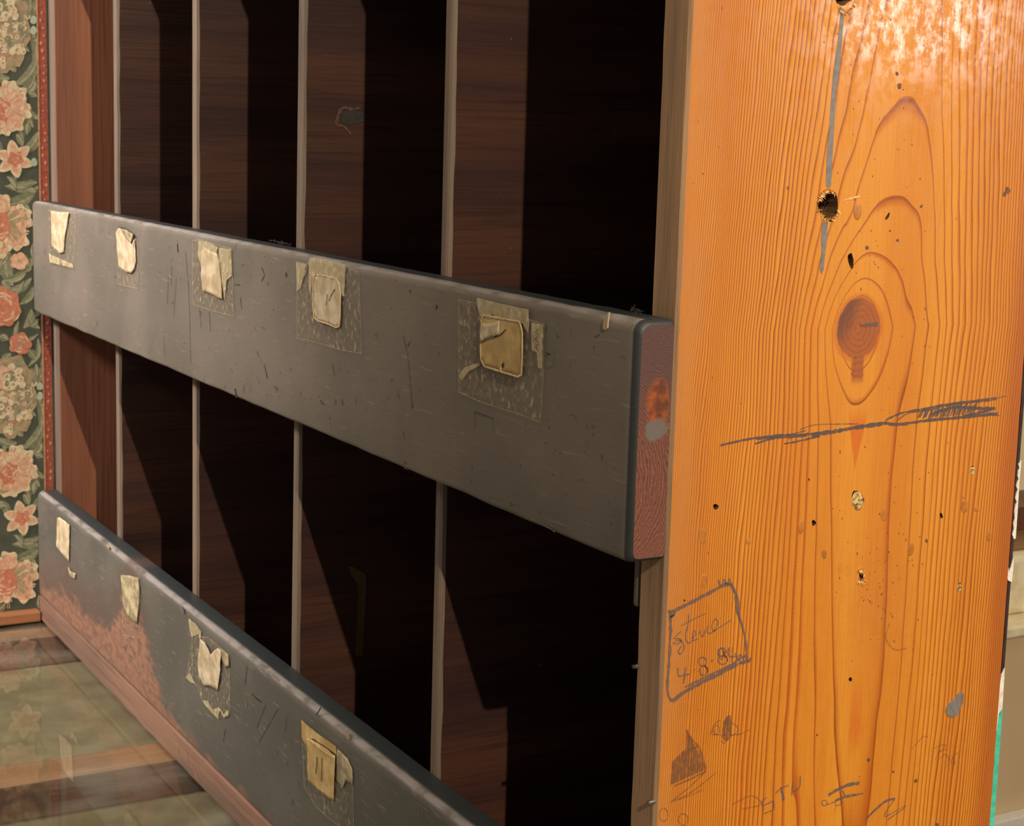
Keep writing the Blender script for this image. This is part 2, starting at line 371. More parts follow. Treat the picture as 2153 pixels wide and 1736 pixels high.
def smoothpts(pts, k=4):
    out = []
    for i in range(len(pts)-1):
        p0 = pts[max(i-1, 0)]; p1 = pts[i]; p2 = pts[i+1]; p3 = pts[min(i+2, len(pts)-1)]
        for j in range(k):
            t = j/k
            out.append(tuple(.5*((2*p1[a])+(-p0[a]+p2[a])*t+(2*p0[a]-5*p1[a]+4*p2[a]-p3[a])*t*t+(-p0[a]+3*p1[a]-3*p2[a]+p3[a])*t**3) for a in (0, 1)))
    out.append(tuple(pts[-1])); return out
def fill_poly(bm, pts, mi=0, edge=.004, amp=0.0, nrm=None, seed=0):   # thin sheet, finely divided and crumpled
    tmp = bmesh.new(); tmp.faces.new([tmp.verts.new(p) for p in pts]); bmesh.ops.triangulate(tmp, faces=tmp.faces[:])
    for _ in range(5):
        es = [e for e in tmp.edges if e.calc_length() > edge]
        if not es: break
        bmesh.ops.subdivide_edges(tmp, edges=es, cuts=1, use_grid_fill=False); bmesh.ops.triangulate(tmp, faces=tmp.faces[:])
    mp = {}
    for v in tmp.verts:
        c = v.co.copy()
        if amp: c += nrm*amp*(.5+.5*mnoise.noise(c*160+Vector((seed*3.1, 0, 0)))+.25*mnoise.noise(c*420))
        mp[v] = bm.verts.new(c)
    for f in tmp.faces:
        q = bm.faces.new([mp[v] for v in f.verts]); q.material_index = mi; q.smooth = True
    tmp.free()
FN = Vector((0, -1, 0)); SN = Vector((1, 0, 0))

# ---------------------------------------------------------------- the room: wall papered in flowers, far cream wall, floor
floor_bm = bmesh.new(); box(floor_bm, -3.2, 3.9, -2.2, 4.2, ZFLOOR-.05, ZFLOOR)
struct('floor', floor_bm, 'floor')
bm = bmesh.new(); box(bm, -2.16, -2.10, .35, 4.2, ZFLOOR, 1.5); struct('wall_back', bm, 'cream_wall')

WPM = ['wp_bg', 'wp_leaf', 'wp_leaf2', 'wp_vein', 'wp_cream', 'wp_tan', 'wp_peach', 'wp_coral', 'wp_berry']
BG, LF, LF2, VN, CR, TN, PC, CO, BE = range(9)
rr = random.Random(5)
tile = []                                   # (list of world points, material), traced on the wall plane itself
lay = [0.00004]
def wpoly(pts, mi):
    lay[0] += .0000010
    tile.append(([wallp(x, y, lay[0]) for x, y in pts], mi))
def blob(cx, cy, rx, ry, mi, lobes=5, amp=.12, n=26, rot=0., ph=0.):
    pts = []
    for i in range(n):
        a = 2*math.pi*i/n; r = 1+amp*math.sin(lobes*a+ph)+rr.uniform(-.03, .03)
        x, y = rx*r*math.cos(a), ry*r*math.sin(a)
        pts.append((cx+x*math.cos(rot)-y*math.sin(rot), cy+x*math.sin(rot)+y*math.cos(rot)))
    wpoly(pts, mi)
def leaf(x0, y0, x1, y1, w, mi=1, vein=True, bend=.15):
    dx, dy = x1-x0, y1-y0; L = math.hypot(dx, dy); nx, ny = -dy/L, dx/L; pts = []
    N_ = 10; mid = []
    for i in range(N_+1):
        t = i/N_; b = bend*L*math.sin(math.pi*t); mid.append((x0+dx*t+nx*b, y0+dy*t+ny*b, w*math.sin(math.pi*min(1, t*.92+.04))**.8))
    pts = [(x+nx*h, y+ny*h) for x, y, h in mid]+[(x-nx*h, y-ny*h) for x, y, h in mid[::-1]]
    wpoly(pts, mi)
    if vein:
        wpoly([(x+nx*.9, y+ny*.9) for x, y, h in mid]+[(x-nx*.9, y-ny*.9) for x, y, h in mid[::-1]], VN)
        wpoly([(x+nx*h*.75, y+ny*h*.75) for x, y, h in mid[2:9]]+[(x+nx*h*.35, y+ny*h*.35) for x, y, h in mid[2:9][::-1]], VN if mi == LF2 else LF2)
def arcs(cx, cy, r0, r1, k, mi, w=2.2):
    for _ in range(k):
        a = rr.uniform(0, 6.28); r = rr.uniform(r0, r1); da = rr.uniform(.5, 1.1); n = 7
        o = [(cx+(r+w*math.sin(math.pi*i/n))*math.cos(a+da*i/n), cy+(r+w*math.sin(math.pi*i/n))*math.sin(a+da*i/n)) for i in range(n+1)]
        i_ = [(cx+(r-w*.6)*math.cos(a+da*i/n), cy+(r-w*.6)*math.sin(a+da*i/n)) for i in range(n+1)]
        wpoly(o+i_[::-1], mi)
def rose(cx, cy, r, deep=CO):
    for ring, rad, n, sz in ((0, .70, 9, .36), (1, .50, 8, .34)):
        for k in range(n):
            a = 2*math.pi*k/n+rr.uniform(-.25, .25); x, y = cx+r*rad*math.cos(a), cy+r*rad*math.sin(a)
            blob(x, y, r*sz*1.1, r*sz, CR if ring == 0 else PC, 5, .16, rot=a, ph=rr.uniform(0, 6)); blob(x-r*.04*math.cos(a), y-r*.04*math.sin(a), r*sz*.9, r*sz*.8, rr.choice((TN, PC, CR)), 5, .14, rot=a, ph=rr.uniform(0, 6))
            for q in range(4):
                b = a+rr.uniform(-.45, .45); r0 = r*(rad-.22); r1 = r*(rad+sz*.75); w = rr.uniform(.9, 2.)
                wpoly([(cx+r0*math.cos(b), cy+r0*math.sin(b)), (cx+r1*math.cos(b+.06)-w*math.sin(b), cy+r1*math.sin(b+.06)+w*math.cos(b)), (cx+r1*math.cos(b+.06)+w*math.sin(b), cy+r1*math.sin(b+.06)-w*math.cos(b))], rr.choice((TN, CR, PC)))
    blob(cx-r*.1, cy+r*.1, r*.40, r*.44, deep, 7, .13)
    arcs(cx-r*.08, cy+r*.08, r*.08, r*.40, 12, PC, r*.05); arcs(cx-r*.08, cy+r*.08, r*.15, r*.42, 6, CR, r*.03)
def star(cx, cy, r):
    for k in range(6):
        a = 2*math.pi*k/6+.35; leaf(cx, cy, cx+r*math.cos(a), cy+r*math.sin(a), r*.30, CR, False, .0); leaf(cx, cy, cx+r*.85*math.cos(a), cy+r*.85*math.sin(a), r*.19, PC, False, .05)
    blob(cx+2, cy, r*.40, r*.40, CO, 5, .16); arcs(cx, cy, r*.1, r*.34, 5, PC, 1.5)
def cluster(cx, cy, rx, ry):
    blob(cx, cy, rx, ry, TN, 9, .07)
    for k in range(70):
        a = rr.uniform(0, 6.28); q = math.sqrt(rr.random()); x, y = cx+rx*q*math.cos(a), cy+ry*q*math.sin(a)
        s = rr.uniform(4, 8); blob(x, y, s, s, CR if rr.random() < .75 else LF, 5, .12, 10)
        if k % 2: blob(x, y, s*.45, s*.45, TN, 3, .1, 8)
def bloom(cx, cy, r, mi):
    for k in range(5):
        a = 2*math.pi*k/5; blob(cx+r*.5*math.cos(a), cy+r*.5*math.sin(a), r*.5, r*.46, mi, 3, .1, 14)
    arcs(cx, cy, r*.2, r*.8, 8, CR, 1.6); blob(cx, cy, r*.2, r*.2, TN, 4, .1, 10)
PER = 778
def one_period(o):
    for a in ((55, 40+o, 78, -15+o, 9, LF), (70, 130+o, 60, 60+o, 10, LF2), (30, 180+o, 78, 118+o, 12, LF), (45, 195+o, 72, 160+o, 14, LF2), (50, 215+o, 84, 250+o, 8, LF), (62, 220+o, 48, 292+o, 12, LF2),
              (66, 225+o, 70, 268+o, 6, LF), (45, 320+o, 80, 278+o, 11, LF), (20, 388+o, 70, 384+o, 12, LF), (-10, 430+o, 80, 392+o, 14, LF2), (40, 425+o, 74, 398+o, 5, LF),
              (20, 530+o, 26, 600+o, 14, LF), (5, 590+o, 60, 560+o, 9, LF2), (15, 610+o, 66, 585+o, 9, LF), (40, 640+o, 72, 600+o, 8, LF2), (50, 690+o, 66, 650+o, 9, LF), (60, 660+o, 84, 690+o, 8, LF), (40, 712+o, 80, 702+o, 5, LF2),
              (60, 770+o, 80, 712+o, 7, LF2), (62, 815+o, 76, 765+o, 8, LF), (-8, 560+o, 12, 520+o, 10, LF2), (0, 330+o, -20, 290+o, 9, LF), (-5, 620+o, 10, 660+o, 9, LF), (75, 500+o, 84, 560+o, 7, LF2), (-20, 150+o, 20, 165+o, 10, LF)):
        leaf(*a)
    for _ in range(46):
        x, y, a = rr.uniform(-12, 80), rr.uniform(0, PER)+o, rr.uniform(0, 6.28); l = rr.uniform(24, 44); leaf(x, y, min(86, x+l*.7*math.cos(a)), y+l*math.sin(a), rr.uniform(5, 9), rr.choice((LF, LF2)), True, rr.uniform(-.2, .25))
    cluster(8, 60+o, 55, 92); blob(15, 112+o, 16, 7, CO, 4, .2); cluster(12, 842+o-PER, 40, 50)
    rose(8, 226+o, 54); star(30, 334+o, 40); rose(2, 474+o, 62); blob(-2, 470+o, 22, 26, CO, 5, .1); arcs(0, 470+o, 4, 22, 8, PC, 2.5)
    bloom(40, 549+o, 20, PC); blob(5, 645+o, 38, 42, CO, 7, .08); arcs(5, 645+o, 8, 40, 18, PC, 3.); arcs(5, 645+o, 8, 40, 8, CR, 2.)
    bloom(42, 722+o, 25, CO); blob(10, 795+o, 22, 26, PC, 6, .12); cluster(28, 800+o, 22, 18)
    for bx, by in ((70, 42), (70, 838-PER+4), (71, 341)): blob(bx, by+o, 7, 9, BE, 3, .05, 14)
one_period(0)
wall_bm = bmesh.new()
box(wall_bm, XWALL-.04, XWALL, -2.2, .30, ZFLOOR, 1.5)
dz = (wallp(20, 0)-wallp(20, PER)).z
for k in range(0, 24):
    for j in range(-2, 5):
        for pts, mi in tile:
            if k > 9 and rr.random() < .25 and mi in (TN, VN): continue
            d = Vector((0, -.0625*k, -dz*(j-.0)+(dz*.5 if k % 2 else 0)))
            if pts[0].z+d.z < ZG+.022 or pts[0].z+d.z > 1.48: continue
            try:
                f = wall_bm.faces.new([wall_bm.verts.new(p+d) for p in pts]); f.material_index = mi
            except ValueError: pass
wl = struct('wall_left', wall_bm, WPM, smooth=None)
# red printed border at the end of the paper, beside the cabinet
bm = bmesh.new()
ya, yb = wallp(86, 600).y, wallp(103, 600).y+.012
yw = (wallp(104, 600).y-wallp(86, 600).y)
box(bm, XWALL, XWALL+.0005, ya, ya+yw*1.1, -.46, 1.2, 0)
prism(bm, [Vector((XWALL+.0005, y, z)) for y, z in ((ya, -.46), (ya, 1.2), (ya+yw*.16, 1.2), (ya+yw*.16, -.46))], Vector((.0003, 0, 0)), 1)
for i in range(150):
    z = -.45+i*.0082; y = ya+yw*rr.choice((.45, .6, .72, .8)); r = rr.uniform(.0006, .0018)
    prism(bm, [Vector((XWALL+.0005, y+r*math.cos(a)*.9, z+r*1.3*math.sin(a))) for a in [k*1.047 for k in range(6)]], Vector((.0003, 0, 0)), 1)
struct('trim_1', bm, ['wp_red', 'wp_redline'])
bm = bmesh.new(); z0 = wallp(40, 1281).z
box(bm, XWALL, XWALL+.018, -2.2, .0-T-.001, ZG+.0008, z0, 0, .002); struct('trim_2', bm, 'ledge')

# ---------------------------------------------------------------- the glass topped counter the cabinet stands on
CT = empty('display_counter', (-.6, -.05, ZFLOOR), 'glass topped wooden display counter under the pigeonhole cabinet, dark wood bars beneath the glass', 'display counter')
bm = bmesh.new(); box(bm, XWALL+.004, .10, -.42, .28, ZG-.006, ZG-.0008, 0, .0008); mesh('glass_top', bm, 'glass', CT)
for xc in (-1.2010, -.774, -.345, .075):
    bm = bmesh.new(); box(bm, xc-.0255, xc+.0255, -.41, .27, ZG-.0405, ZG-.0066, 0, .0015); bm.normal_update()
    for f in bm.faces: f.material_index = 1 if abs(f.normal.x) > .7 else 0
    mesh('cross_bar', bm, ['bar', 'bar_side'], CT)
bm = bmesh.new(); box(bm, XWALL+.005, .095, -.405, .265, ZG-.052, ZG-.041); mesh('tray_lining', bm, 'lining', CT)
bm = bmesh.new(); box(bm, XWALL+.004, .10, -.425, -.4102, ZG-.12, ZG-.0066, 0, .001); box(bm, XWALL+.004, .10, .2702, .285, ZG-.12, ZG-.0066, 0, .001)
box(bm, XWALL+.004, .10, -.42, .28, ZFLOOR, ZG-.0525, 0, .002); mesh('carcass', bm, 'carcass', CT)

# ---------------------------------------------------------------- the pigeonhole cabinet
CB = empty('pigeonhole_cabinet', (-.6, .11, ZG), 'old dark pigeonhole cabinet with grey front rails and an orange varnished pine end panel', 'cabinet')
# right panel: slightly wobbly front and back arrises, drilled and nail-holed
YF0, YF1 = on(1, 0, 1451, 0), on(1, 0, 1384, 1736)
def panel_mesh():
    bm = bmesh.new(); zs = [ZG+(.52-ZG)*i/60 for i in range(61)]; rings = []
    bt, bb = side(2209, 0), side(2082, 1736)
    for z in zs:
        t = (z-bb.z)/(bt.z-bb.z); yb = bb.y+(bt.y-bb.y)*t
        w = .0007*mnoise.noise(Vector((0, 0, z*40)))+.0009*mnoise.noise(Vector((3, 0, z*11)))
        w2 = .0006*mnoise.noise(Vector((9, 0, z*60))); e = .0018
        xi = -P_+w*1.3
        pr = [(0, e), (-e, 0+w2*.3), (xi+e, 0-w2*.3), (xi, e), (xi, yb), (-.0006, yb), (0, yb-.0006)]
        rings.append([bm.verts.new((x, y, z)) for x, y in pr])
    n = len(rings[0])
    for a, b in zip(rings, rings[1:]):
        for i in range(n):
            f = bm.faces.new((a[i], a[(i+1) % n], b[(i+1) % n], b[i])); f.material_index = {6: 0, 0: 1, 1: 1, 2: 1, 3: 2, 4: 3, 5: 0}[i]
    bm.faces.new(rings[0]).material_index = 3; bm.faces.new(rings[-1][::-1]).material_index = 3
    return bm
SP = mesh('side_panel', panel_mesh(), ['pine', 'panel_edge', 'inner', 'back', 'purple', 'filler', 'cut_wood'], CB, 'orange varnished pine end panel with knot and pencil marks')
def hole_cutter(bm, x, y, rx, ry, depth, tilt=0., seed=1, n=22):
    c = side(x, y); ex = (side(x+1, y)-c); ez = (side(x, y-1)-c); rnd = random.Random(seed); ph = rnd.uniform(0, 6)
    prof = []
    for i in range(n):
        a = 2*math.pi*i/n; r = 1+.10*math.sin(3*a+ph)+rnd.uniform(-.07, .07)
        u, v = rx*r*math.cos(a), ry*r*math.sin(a); u, v = u*math.cos(tilt)-v*math.sin(tilt), u*math.sin(tilt)+v*math.cos(tilt)
        prof.append((u, v))
    rows = []
    for xx, s in ((.004, 1.05), (-depth*.55, .92), (-depth, .6)):
        rows.append([bm.verts.new(c+ex*u*s+ez*v*s+Vector((xx, 0, 0))) for u, v in prof])
    for a, b in zip(rows, rows[1:]):
        for i in range(n): bm.faces.new((a[i], a[(i+1) % n], b[(i+1) % n], b[i]))
    bm.faces.new(rows[0]); bm.faces.new(rows[-1][::-1])
cbm = bmesh.new()
HOLES = [(1742, 432, 21, 31, .016, 0), (1773, -6, 20, 16, .014, 0), (1789, 548, 6, 17, .006, .15), (1505, 1065, 5.5, 6, .012, 0), (1711, 1099, 4.5, 6, .01, 0), (1979, 1084, 3, 6, .008, .2),
         (1788, 1428, 3.5, 4.5, .012, 0), (1811, 1212, 5, 12, .006, .1), (1803, 1052, 13, 22, .003, .1), (2045, 988, 5, 9, .003, 0), (2017, 1234, 5, 9, .003, 0), (1866, 455, 3, 9, .003, -.5),
         (1439, 1262, 1.6, 2.6, .005, 0), (1718, 1545, 1.5, 2.4, .005, 0), (1701, 1008, 1.4, 3, .004, .2)]
for i, (x, y, rx, ry, dp, tl) in enumerate(HOLES): hole_cutter(cbm, x, y, rx, ry, dp, tl, i)
bmesh.ops.recalc_face_normals(cbm, faces=cbm.faces)
cme = bpy.data.meshes.new('cutter'); cbm.to_mesh(cme); cbm.free()
for mm in SP.data.materials: cme.materials.append(mm)
for p in cme.polygons: p.material_index = 6
cob = bpy.data.objects.new('cutter', cme); COL.objects.link(cob)
bo = SP.modifiers.new('b', 'BOOLEAN'); bo.operation = 'DIFFERENCE'; bo.solver = 'EXACT'; bo.object = cob
try: bo.material_mode = 'INDEX'
except Exception: pass
bpy.context.view_layer.update(); cob.matrix_world = Matrix.Identity(4)
dg = bpy.context.evaluated_depsgraph_get(); dg.update()
nme = bpy.data.meshes.new_from_object(SP.evaluated_get(dg)); SP.modifiers.clear(); old = SP.data; SP.data = nme; nme.name = 'side_panel'
bpy.data.objects.remove(cob, do_unlink=True)
# surface marks that belong to the panel's own skin: specks, bruises
bm = bmesh.new(); bm.from_mesh(SP.data); rs = random.Random(12)
def speck(x, y, rx, ry, mi, off=.00008, n=9, tilt=0., seed=0):
    c = side(x, y, off); ex = side(x+1, y)-side(x, y); ez = side(x, y-1)-side(x, y); q = random.Random(seed+int(x*7+y)); pts = []
    for i in range(n):
        a = 2*math.pi*i/n; r = q.uniform(.75, 1.2); u, v = rx*r*math.cos(a), ry*r*math.sin(a)
        pts.append(c+ex*(u*math.cos(tilt)-v*math.sin(tilt))+ez*(u*math.sin(tilt)+v*math.cos(tilt)))
    prism(bm, [p-Vector((.00012, 0, 0)) for p in pts], Vector((.00012, 0, 0)), mi)
for x, y, r in ((1886, 155, 3.5), (1891, 181, 5), (1657, 395, 3), (1826, 1597, 3.2), (1878, 1622, 2.6), (1925, 1641, 3.6), (1887, 505, 3), (1823, 520, 4), (1937, 434, 3), (2118, 400, 6), (2112, 408, 4), (1970, 1733, 4), (1948, 1137, 3.5), (1871, 155+330, 2.2)):
    speck(x, y, r, r*1.25, 4)
for i in range(150):
    x, y = rs.uniform(1760, 1960), rs.uniform(20, 1300)
    if i > 60: x, y = rs.gauss(1850, 40), rs.gauss(1190, 90)
    if i > 120: x, y = rs.uniform(1420, 2080), rs.uniform(0, 1736)
    s = rs.uniform(.5, 1.15); speck(x, y, s, s*rs.uniform(1.2, 3.5), 4, tilt=rs.uniform(-.4, .4), seed=i)
bm.to_mesh(SP.data); bm.free()
# filled nail holes, pale filler, torn rims
def dome(bm, x, y, rx, ry, h, seed, tilt=0., mi=0):
    c = side(x, y, -.00005); ex = side(x+1, y)-side(x, y); ez = side(x, y-1)-side(x, y); n = 18; rows = []
    for k, (s, hh) in enumerate(((1.0, 0.), (.9, .6), (.65, .9), (.3, 1.0))):
        row = []
        for i in range(n):
            a = 2*math.pi*i/n; r = s*(1+.10*mnoise.noise(Vector((math.cos(a)*1.5, math.sin(a)*1.5, seed*3.3))))
            u, v = rx*r*math.cos(a), ry*r*math.sin(a)
            p = c+ex*(u*math.cos(tilt)-v*math.sin(tilt))+ez*(u*math.sin(tilt)+v*math.cos(tilt)); p.x += h*hh*(1+.5*mnoise.noise(p*900)); row.append(bm.verts.new(p))
        rows.append(row)
    for a, b in zip(rows, rows[1:]):
        for i in range(n):
            f = bm.faces.new((a[i], a[(i+1) % n], b[(i+1) % n], b[i])); f.smooth = True; f.material_index = mi
    bm.faces.new(rows[-1]).material_index = mi; bm.faces.new(rows[0][::-1]).material_index = mi
for i, (x, y, rx, ry, tl) in enumerate([(1478, 1127, 8, 17, 0), (1480, 1220, 7, 16, 0), (1685, 1108, 6, 15, -.2), (1733, 1164, 6, 11, 0), (1915, 1154, 7, 15, -.15), (2027, 1064, 8, 15, 0), (2053, 1070, 6, 6, 0), (2079, 1127, 5, 13, 0),
                                        (1858, 1083, 7, 13, .1), (1803, 445, 9, 19, -.1), (1573, 1138, 6, 7, .4), (2026, 700+345, 3, 3, 0)]):
    b_ = bmesh.new(); dome(b_, x, y, rx, ry, .0002, i, tl); mesh('filled_nail_hole', b_, 'filler', SP, smooth=None)
for i, (x, y, rx, ry) in enumerate([(1803, 1053, 13, 21), (2045, 990, 5.5, 9), (2017, 1235, 5, 9)]):
    b_ = bmesh.new(); dome(b_, x, y, rx, ry, .0007, i+20); 
    for v in b_.verts: v.co.x += .0006*mnoise.noise(v.co*1500)-.0003
    mesh('chipped_filler', b_, 'flake', SP, 'pale chipped filler', smooth=None)
def torn(x, y, rx, ry, n, seed, top=True):
    b_ = bmesh.new(); q = random.Random(seed); c0 = side(x, y); ex = side(x+1, y)-c0; ez = side(x, y-1)-c0
    for i in range(n):
        a = q.uniform(0, 6.283); 
        if top and i < n*.45: a = q.gauss(1.9, .45)
        elif i < n*.8: a = q.gauss(-1.4, .8)
        u, v = rx*math.cos(a), ry*math.sin(a); l = q.uniform(3, 9); d = q.uniform(-.9, .9)+(a if q.random() < .4 else a+math.pi); w = q.uniform(.8, 2.2)
        b0 = c0+ex*u+ez*v; tip = b0+ex*(l*math.cos(d))+ez*(l*math.sin(d))+Vector((q.uniform(.0006, .0022), 0, 0)); s = (ex*(-math.sin(d))+ez*math.cos(d))*w
        p = [b0+s+Vector((.0002, 0, 0)), b0-s+Vector((.0002, 0, 0)), tip, b0-Vector((.0012, 0, 0))]
        vs = [b_.verts.new(k) for k in p]
        for t in ((0, 1, 2), (0, 2, 3), (1, 3, 2), (0, 3, 1)): b_.faces.new([vs[k] for k in t])
    mesh('splintered_rim', b_, 'splinter', SP, 'pale torn fibres round the drilled hole', smooth=None)
torn(1742, 432, 21, 31, 64, 3); torn(1811, 1210, 6, 14, 26, 9); torn(1777, 4, 18, 22, 30, 4, False)
b_ = bmesh.new()
ribbon(b_, [side(x, y, .0002) for x, y in [(1770, 422), (1788, 417), (1808, 412)]], [.0003, .0009, .0006], SN, 0, .3, 1)
bm_pts = [(1742, 385)]
mesh('splinter_chip', b_, 'splinter', SP, smooth=None)
# nails on the front arris
for x, y in ((1341, 1400), (1373, 1685)):
    b_ = bmesh.new(); p = on(1, 0, x, y); bmesh.ops.create_cone(b_, cap_ends=True, segments=10, radius1=.0014, radius2=.0011, depth=.004, matrix=Matrix.Translation(p+Vector((.0, -.0012, 0)))@Matrix.Rotation(math.pi/2, 4, 'X'))
    mesh('nail', b_, 'metal', SP)
# grey paint
b_ = bmesh.new()
prism(b_, [side(x, y, 0) for x, y in [(1768, 16), (1776, 20), (1772, 60), (1769, 100), (1766, 140), (1758, 185), (1755, 240), (1751, 310), (1747, 392), (1736, 392), (1738, 330), (1744, 260), (1748, 200), (1752, 150), (1759, 100), (1764, 60)]], Vector((.00015, 0, 0)))
prism(b_, [side(x, y, 0) for x, y in [(1729, 468), (1740, 466), (1739, 500), (1734, 540), (1731, 568), (1727, 576), (1723, 563), (1727, 530), (1726, 500)]], Vector((.00015, 0, 0)))
mesh('grey_paint_streak', b_, 'grey_paint', SP, 'grey paint streak running down through the drilled hole')
b_ = bmesh.new()
prism(b_, [side(x, y, 0) for x, y in smoothpts([(2018, 1454), (2025, 1458), (2024, 1475), (2018, 1490), (2012, 1503), (2003, 1507), (1992, 1503), (1988, 1492), (1994, 1480), (2004, 1470), (2012, 1460), (2018, 1454)])[:-1]], Vector((.0004, 0, 0)))
mesh('grey_paint_blob', b_, 'grey_paint', SP, 'grey paint blob low near the rear edge')
# pencil work
def pencil(name, strokes, label, mat='pencil', off=.00022, sc=None, wob=.35):
    b_ = bmesh.new()
    for i, (w, pts) in enumerate(strokes):
        if sc: pts = [(sc[0]+x*sc[2], sc[1]+y*sc[2]) for x, y in pts]
        pts = smoothpts(pts) if len(pts) > 2 else pts
        V = [side(x, y, off+i*.0000012) for x, y in pts]; k = (side(1701, 800)-side(1700, 800)).length
        ribbon(b_, V, w*k*.8, SN, 0, wob, i)
    return mesh(name, b_, mat, SP, label, smooth=None)
def circ(cx, cy, rx, ry, a0=0, a1=6.6, n=14): return [(cx+rx*math.cos(a0+(a1-a0)*i/n), cy+ry*math.sin(a0+(a1-a0)*i/n)) for i in range(n+1)]
pencil('pencil_frame', [(7, [(1406, 1289), (1450, 1267), (1490, 1246), (1520, 1230), (1534, 1225)]), (5, [(1534, 1225), (1545, 1248), (1549, 1282), (1556, 1305), (1566, 1340), (1570, 1384)]), (4.5, [(1538, 1226), (1551, 1258), (1553, 1290), (1562, 1318)]),
    (8, [(1576, 1387), (1545, 1398), (1500, 1422), (1450, 1447), (1413, 1474)]), (4, [(1568, 1376), (1530, 1400), (1480, 1424), (1440, 1444)]), (6.5, [(1410, 1290), (1409, 1340), (1406, 1400), (1403, 1452), (1412, 1474)]), (5, [(1404, 1284), (1420, 1286), (1408, 1298), (1418, 1292)]),
    (3, [(1510, 1218), (1516, 1234), (1522, 1217), (1528, 1232), (1533, 1216), (1536, 1230), (1524, 1224)]), (3, [(1552, 1384), (1560, 1394), (1566, 1380), (1574, 1392), (1578, 1381)])], 'square pencilled frame round the handwriting')
S6 = (1380, 1190, .1786)
pencil('pencil_handwriting', [(2.2, [(290, 765), (250, 800), (205, 850), (262, 850), (292, 880), (240, 912), (198, 905), (250, 870), (300, 885), (325, 960), (285, 1035), (258, 1000), (300, 930)]), (2.6, [(380, 565), (372, 680), (345, 800), (352, 875), (385, 905), (430, 860)]), (1.8, [(290, 700), (400, 640), (500, 590), (585, 553)]),
    (2.2, [(425, 850), (462, 790), (445, 755), (420, 810), (436, 870), (490, 850)]), (2.2, [(490, 800), (512, 768), (535, 822), (555, 815), (566, 750)]), (2.4, [(612, 685), (598, 770), (645, 785), (695, 735), (725, 660), (690, 618), (655, 690), (668, 762), (740, 720), (875, 635)]),
    (3, [(252, 1195), (262, 1290), (330, 1275), (388, 1268)]), (3.4, [(345, 1185), (332, 1280), (318, 1375)]), (3, [(448, 1212), (456, 1224)]), (2.8, circ(542, 1120, 44, 50, .5)), (2.8, circ(556, 1228, 46, 56, -1.5)), (5, [(648, 1110), (662, 1112)]), (2.8, circ(772, 1010, 48, 52, .5)), (2.6, circ(780, 1100, 55, 52, -1.5)),
    (2.6, circ(765, 1030, 30, 62, -.6)), (2.8, [(852, 955), (848, 1040), (880, 1062), (960, 1052)]), (2.8, [(898, 945), (892, 1030), (890, 1130)]), (2.2, [(925, 1020), (965, 1095), (985, 1030), (1020, 1080), (1050, 1040)])], 'handwritten word and date in pencil', sc=S6, wob=.2)
S4 = (1500, 800, .3033)
_q = random.Random(4)
hat = [(3.2, [(1420+i*13+_q.uniform(-6, 6), 262-i*1.0+_q.uniform(-8, 6)), (1450+i*13, 192-i*1.3+_q.uniform(-8, 14))]) for i in range(30)]
pencil('pencil_slash', [(4, [(50, 447), (200, 412), (300, 395), (470, 376), (640, 372), (740, 358)]), (8, [(680, 380), (740, 366), (860, 348), (1000, 322), (1200, 292)]), (6, [(1190, 292), (1290, 302), (1500, 272), (1700, 255), (1850, 240), (1970, 226)]), (4, [(290, 436), (400, 402), (480, 390), (650, 380)]), (3.5, [(490, 437), (600, 416), (740, 382)]),
    (4, [(1195, 270), (1300, 225), (1450, 195), (1600, 165), (1750, 145), (1960, 118)]), (1.6, [(1950, 122), (2030, 105)]), (3, [(1280, 272), (1350, 225), (1500, 200), (1640, 168), (1965, 130)]), (7, [(1500, 235), (1600, 200), (1700, 182), (1850, 192), (1950, 188)]), (6, [(1730, 246), (1850, 220), (1952, 190)]), (3, [(300, 405), (480, 385)]), (3, [(380, 395), (480, 378)]),
    (1.4, [(600, 338), (700, 305), (850, 300), (1000, 298)]), (2, [(520, 400), (660, 360)]), (2, [(500, 380), (640, 345)]), (2, [(1900, 235), (1980, 240)])]+hat, 'long slanting pencil slash under the knot', 'pencil_dark', sc=S4)
S7 = (1380, 1470, .1579)
hatch = []
for i in range(34):
    t = i/33; x = 215+t*430; yt = 820-t*420 if x < 400 else 400+(x-400)*1.9; hatch.append((3, [(x, max(yt, 420)), (x-18, 1130-t*190)]))
pencil('pencil_scribble', hatch+[(4, [(400, 400), (470, 530), (560, 620), (610, 760), (655, 940), (560, 1000), (400, 1080), (230, 1150)]), (3, [(410, 690), (470, 650), (560, 625)]), (2.4, [(180, 1365), (400, 1270), (600, 1130), (795, 968)]), (2.4, [(205, 1345), (420, 1180), (650, 960)]), (2, [(300, 1330), (480, 1260), (610, 1200)])], 'dark shaded pencil triangle', 'pencil_faint', sc=S7)
drop = [(3, [(870+i*14, 560-abs(i-4)*14), (900+i*10, 300-(i*20 if i < 5 else 90))]) for i in range(10)]
pencil('pencil_scribble', drop+[(2.2, [(720, 470), (770, 335), (850, 268)]), (2.2, [(735, 462), (900, 470), (1100, 462), (1242, 398)]), (2, circ(800, 400, 40, 60)), (2.2, [(1000, 310), (1060, 345), (1090, 420), (1010, 480)]), (2, [(860, 540), (900, 580), (960, 520)])], 'small eye-like pencil doodle', 'pencil_faint', sc=S7)
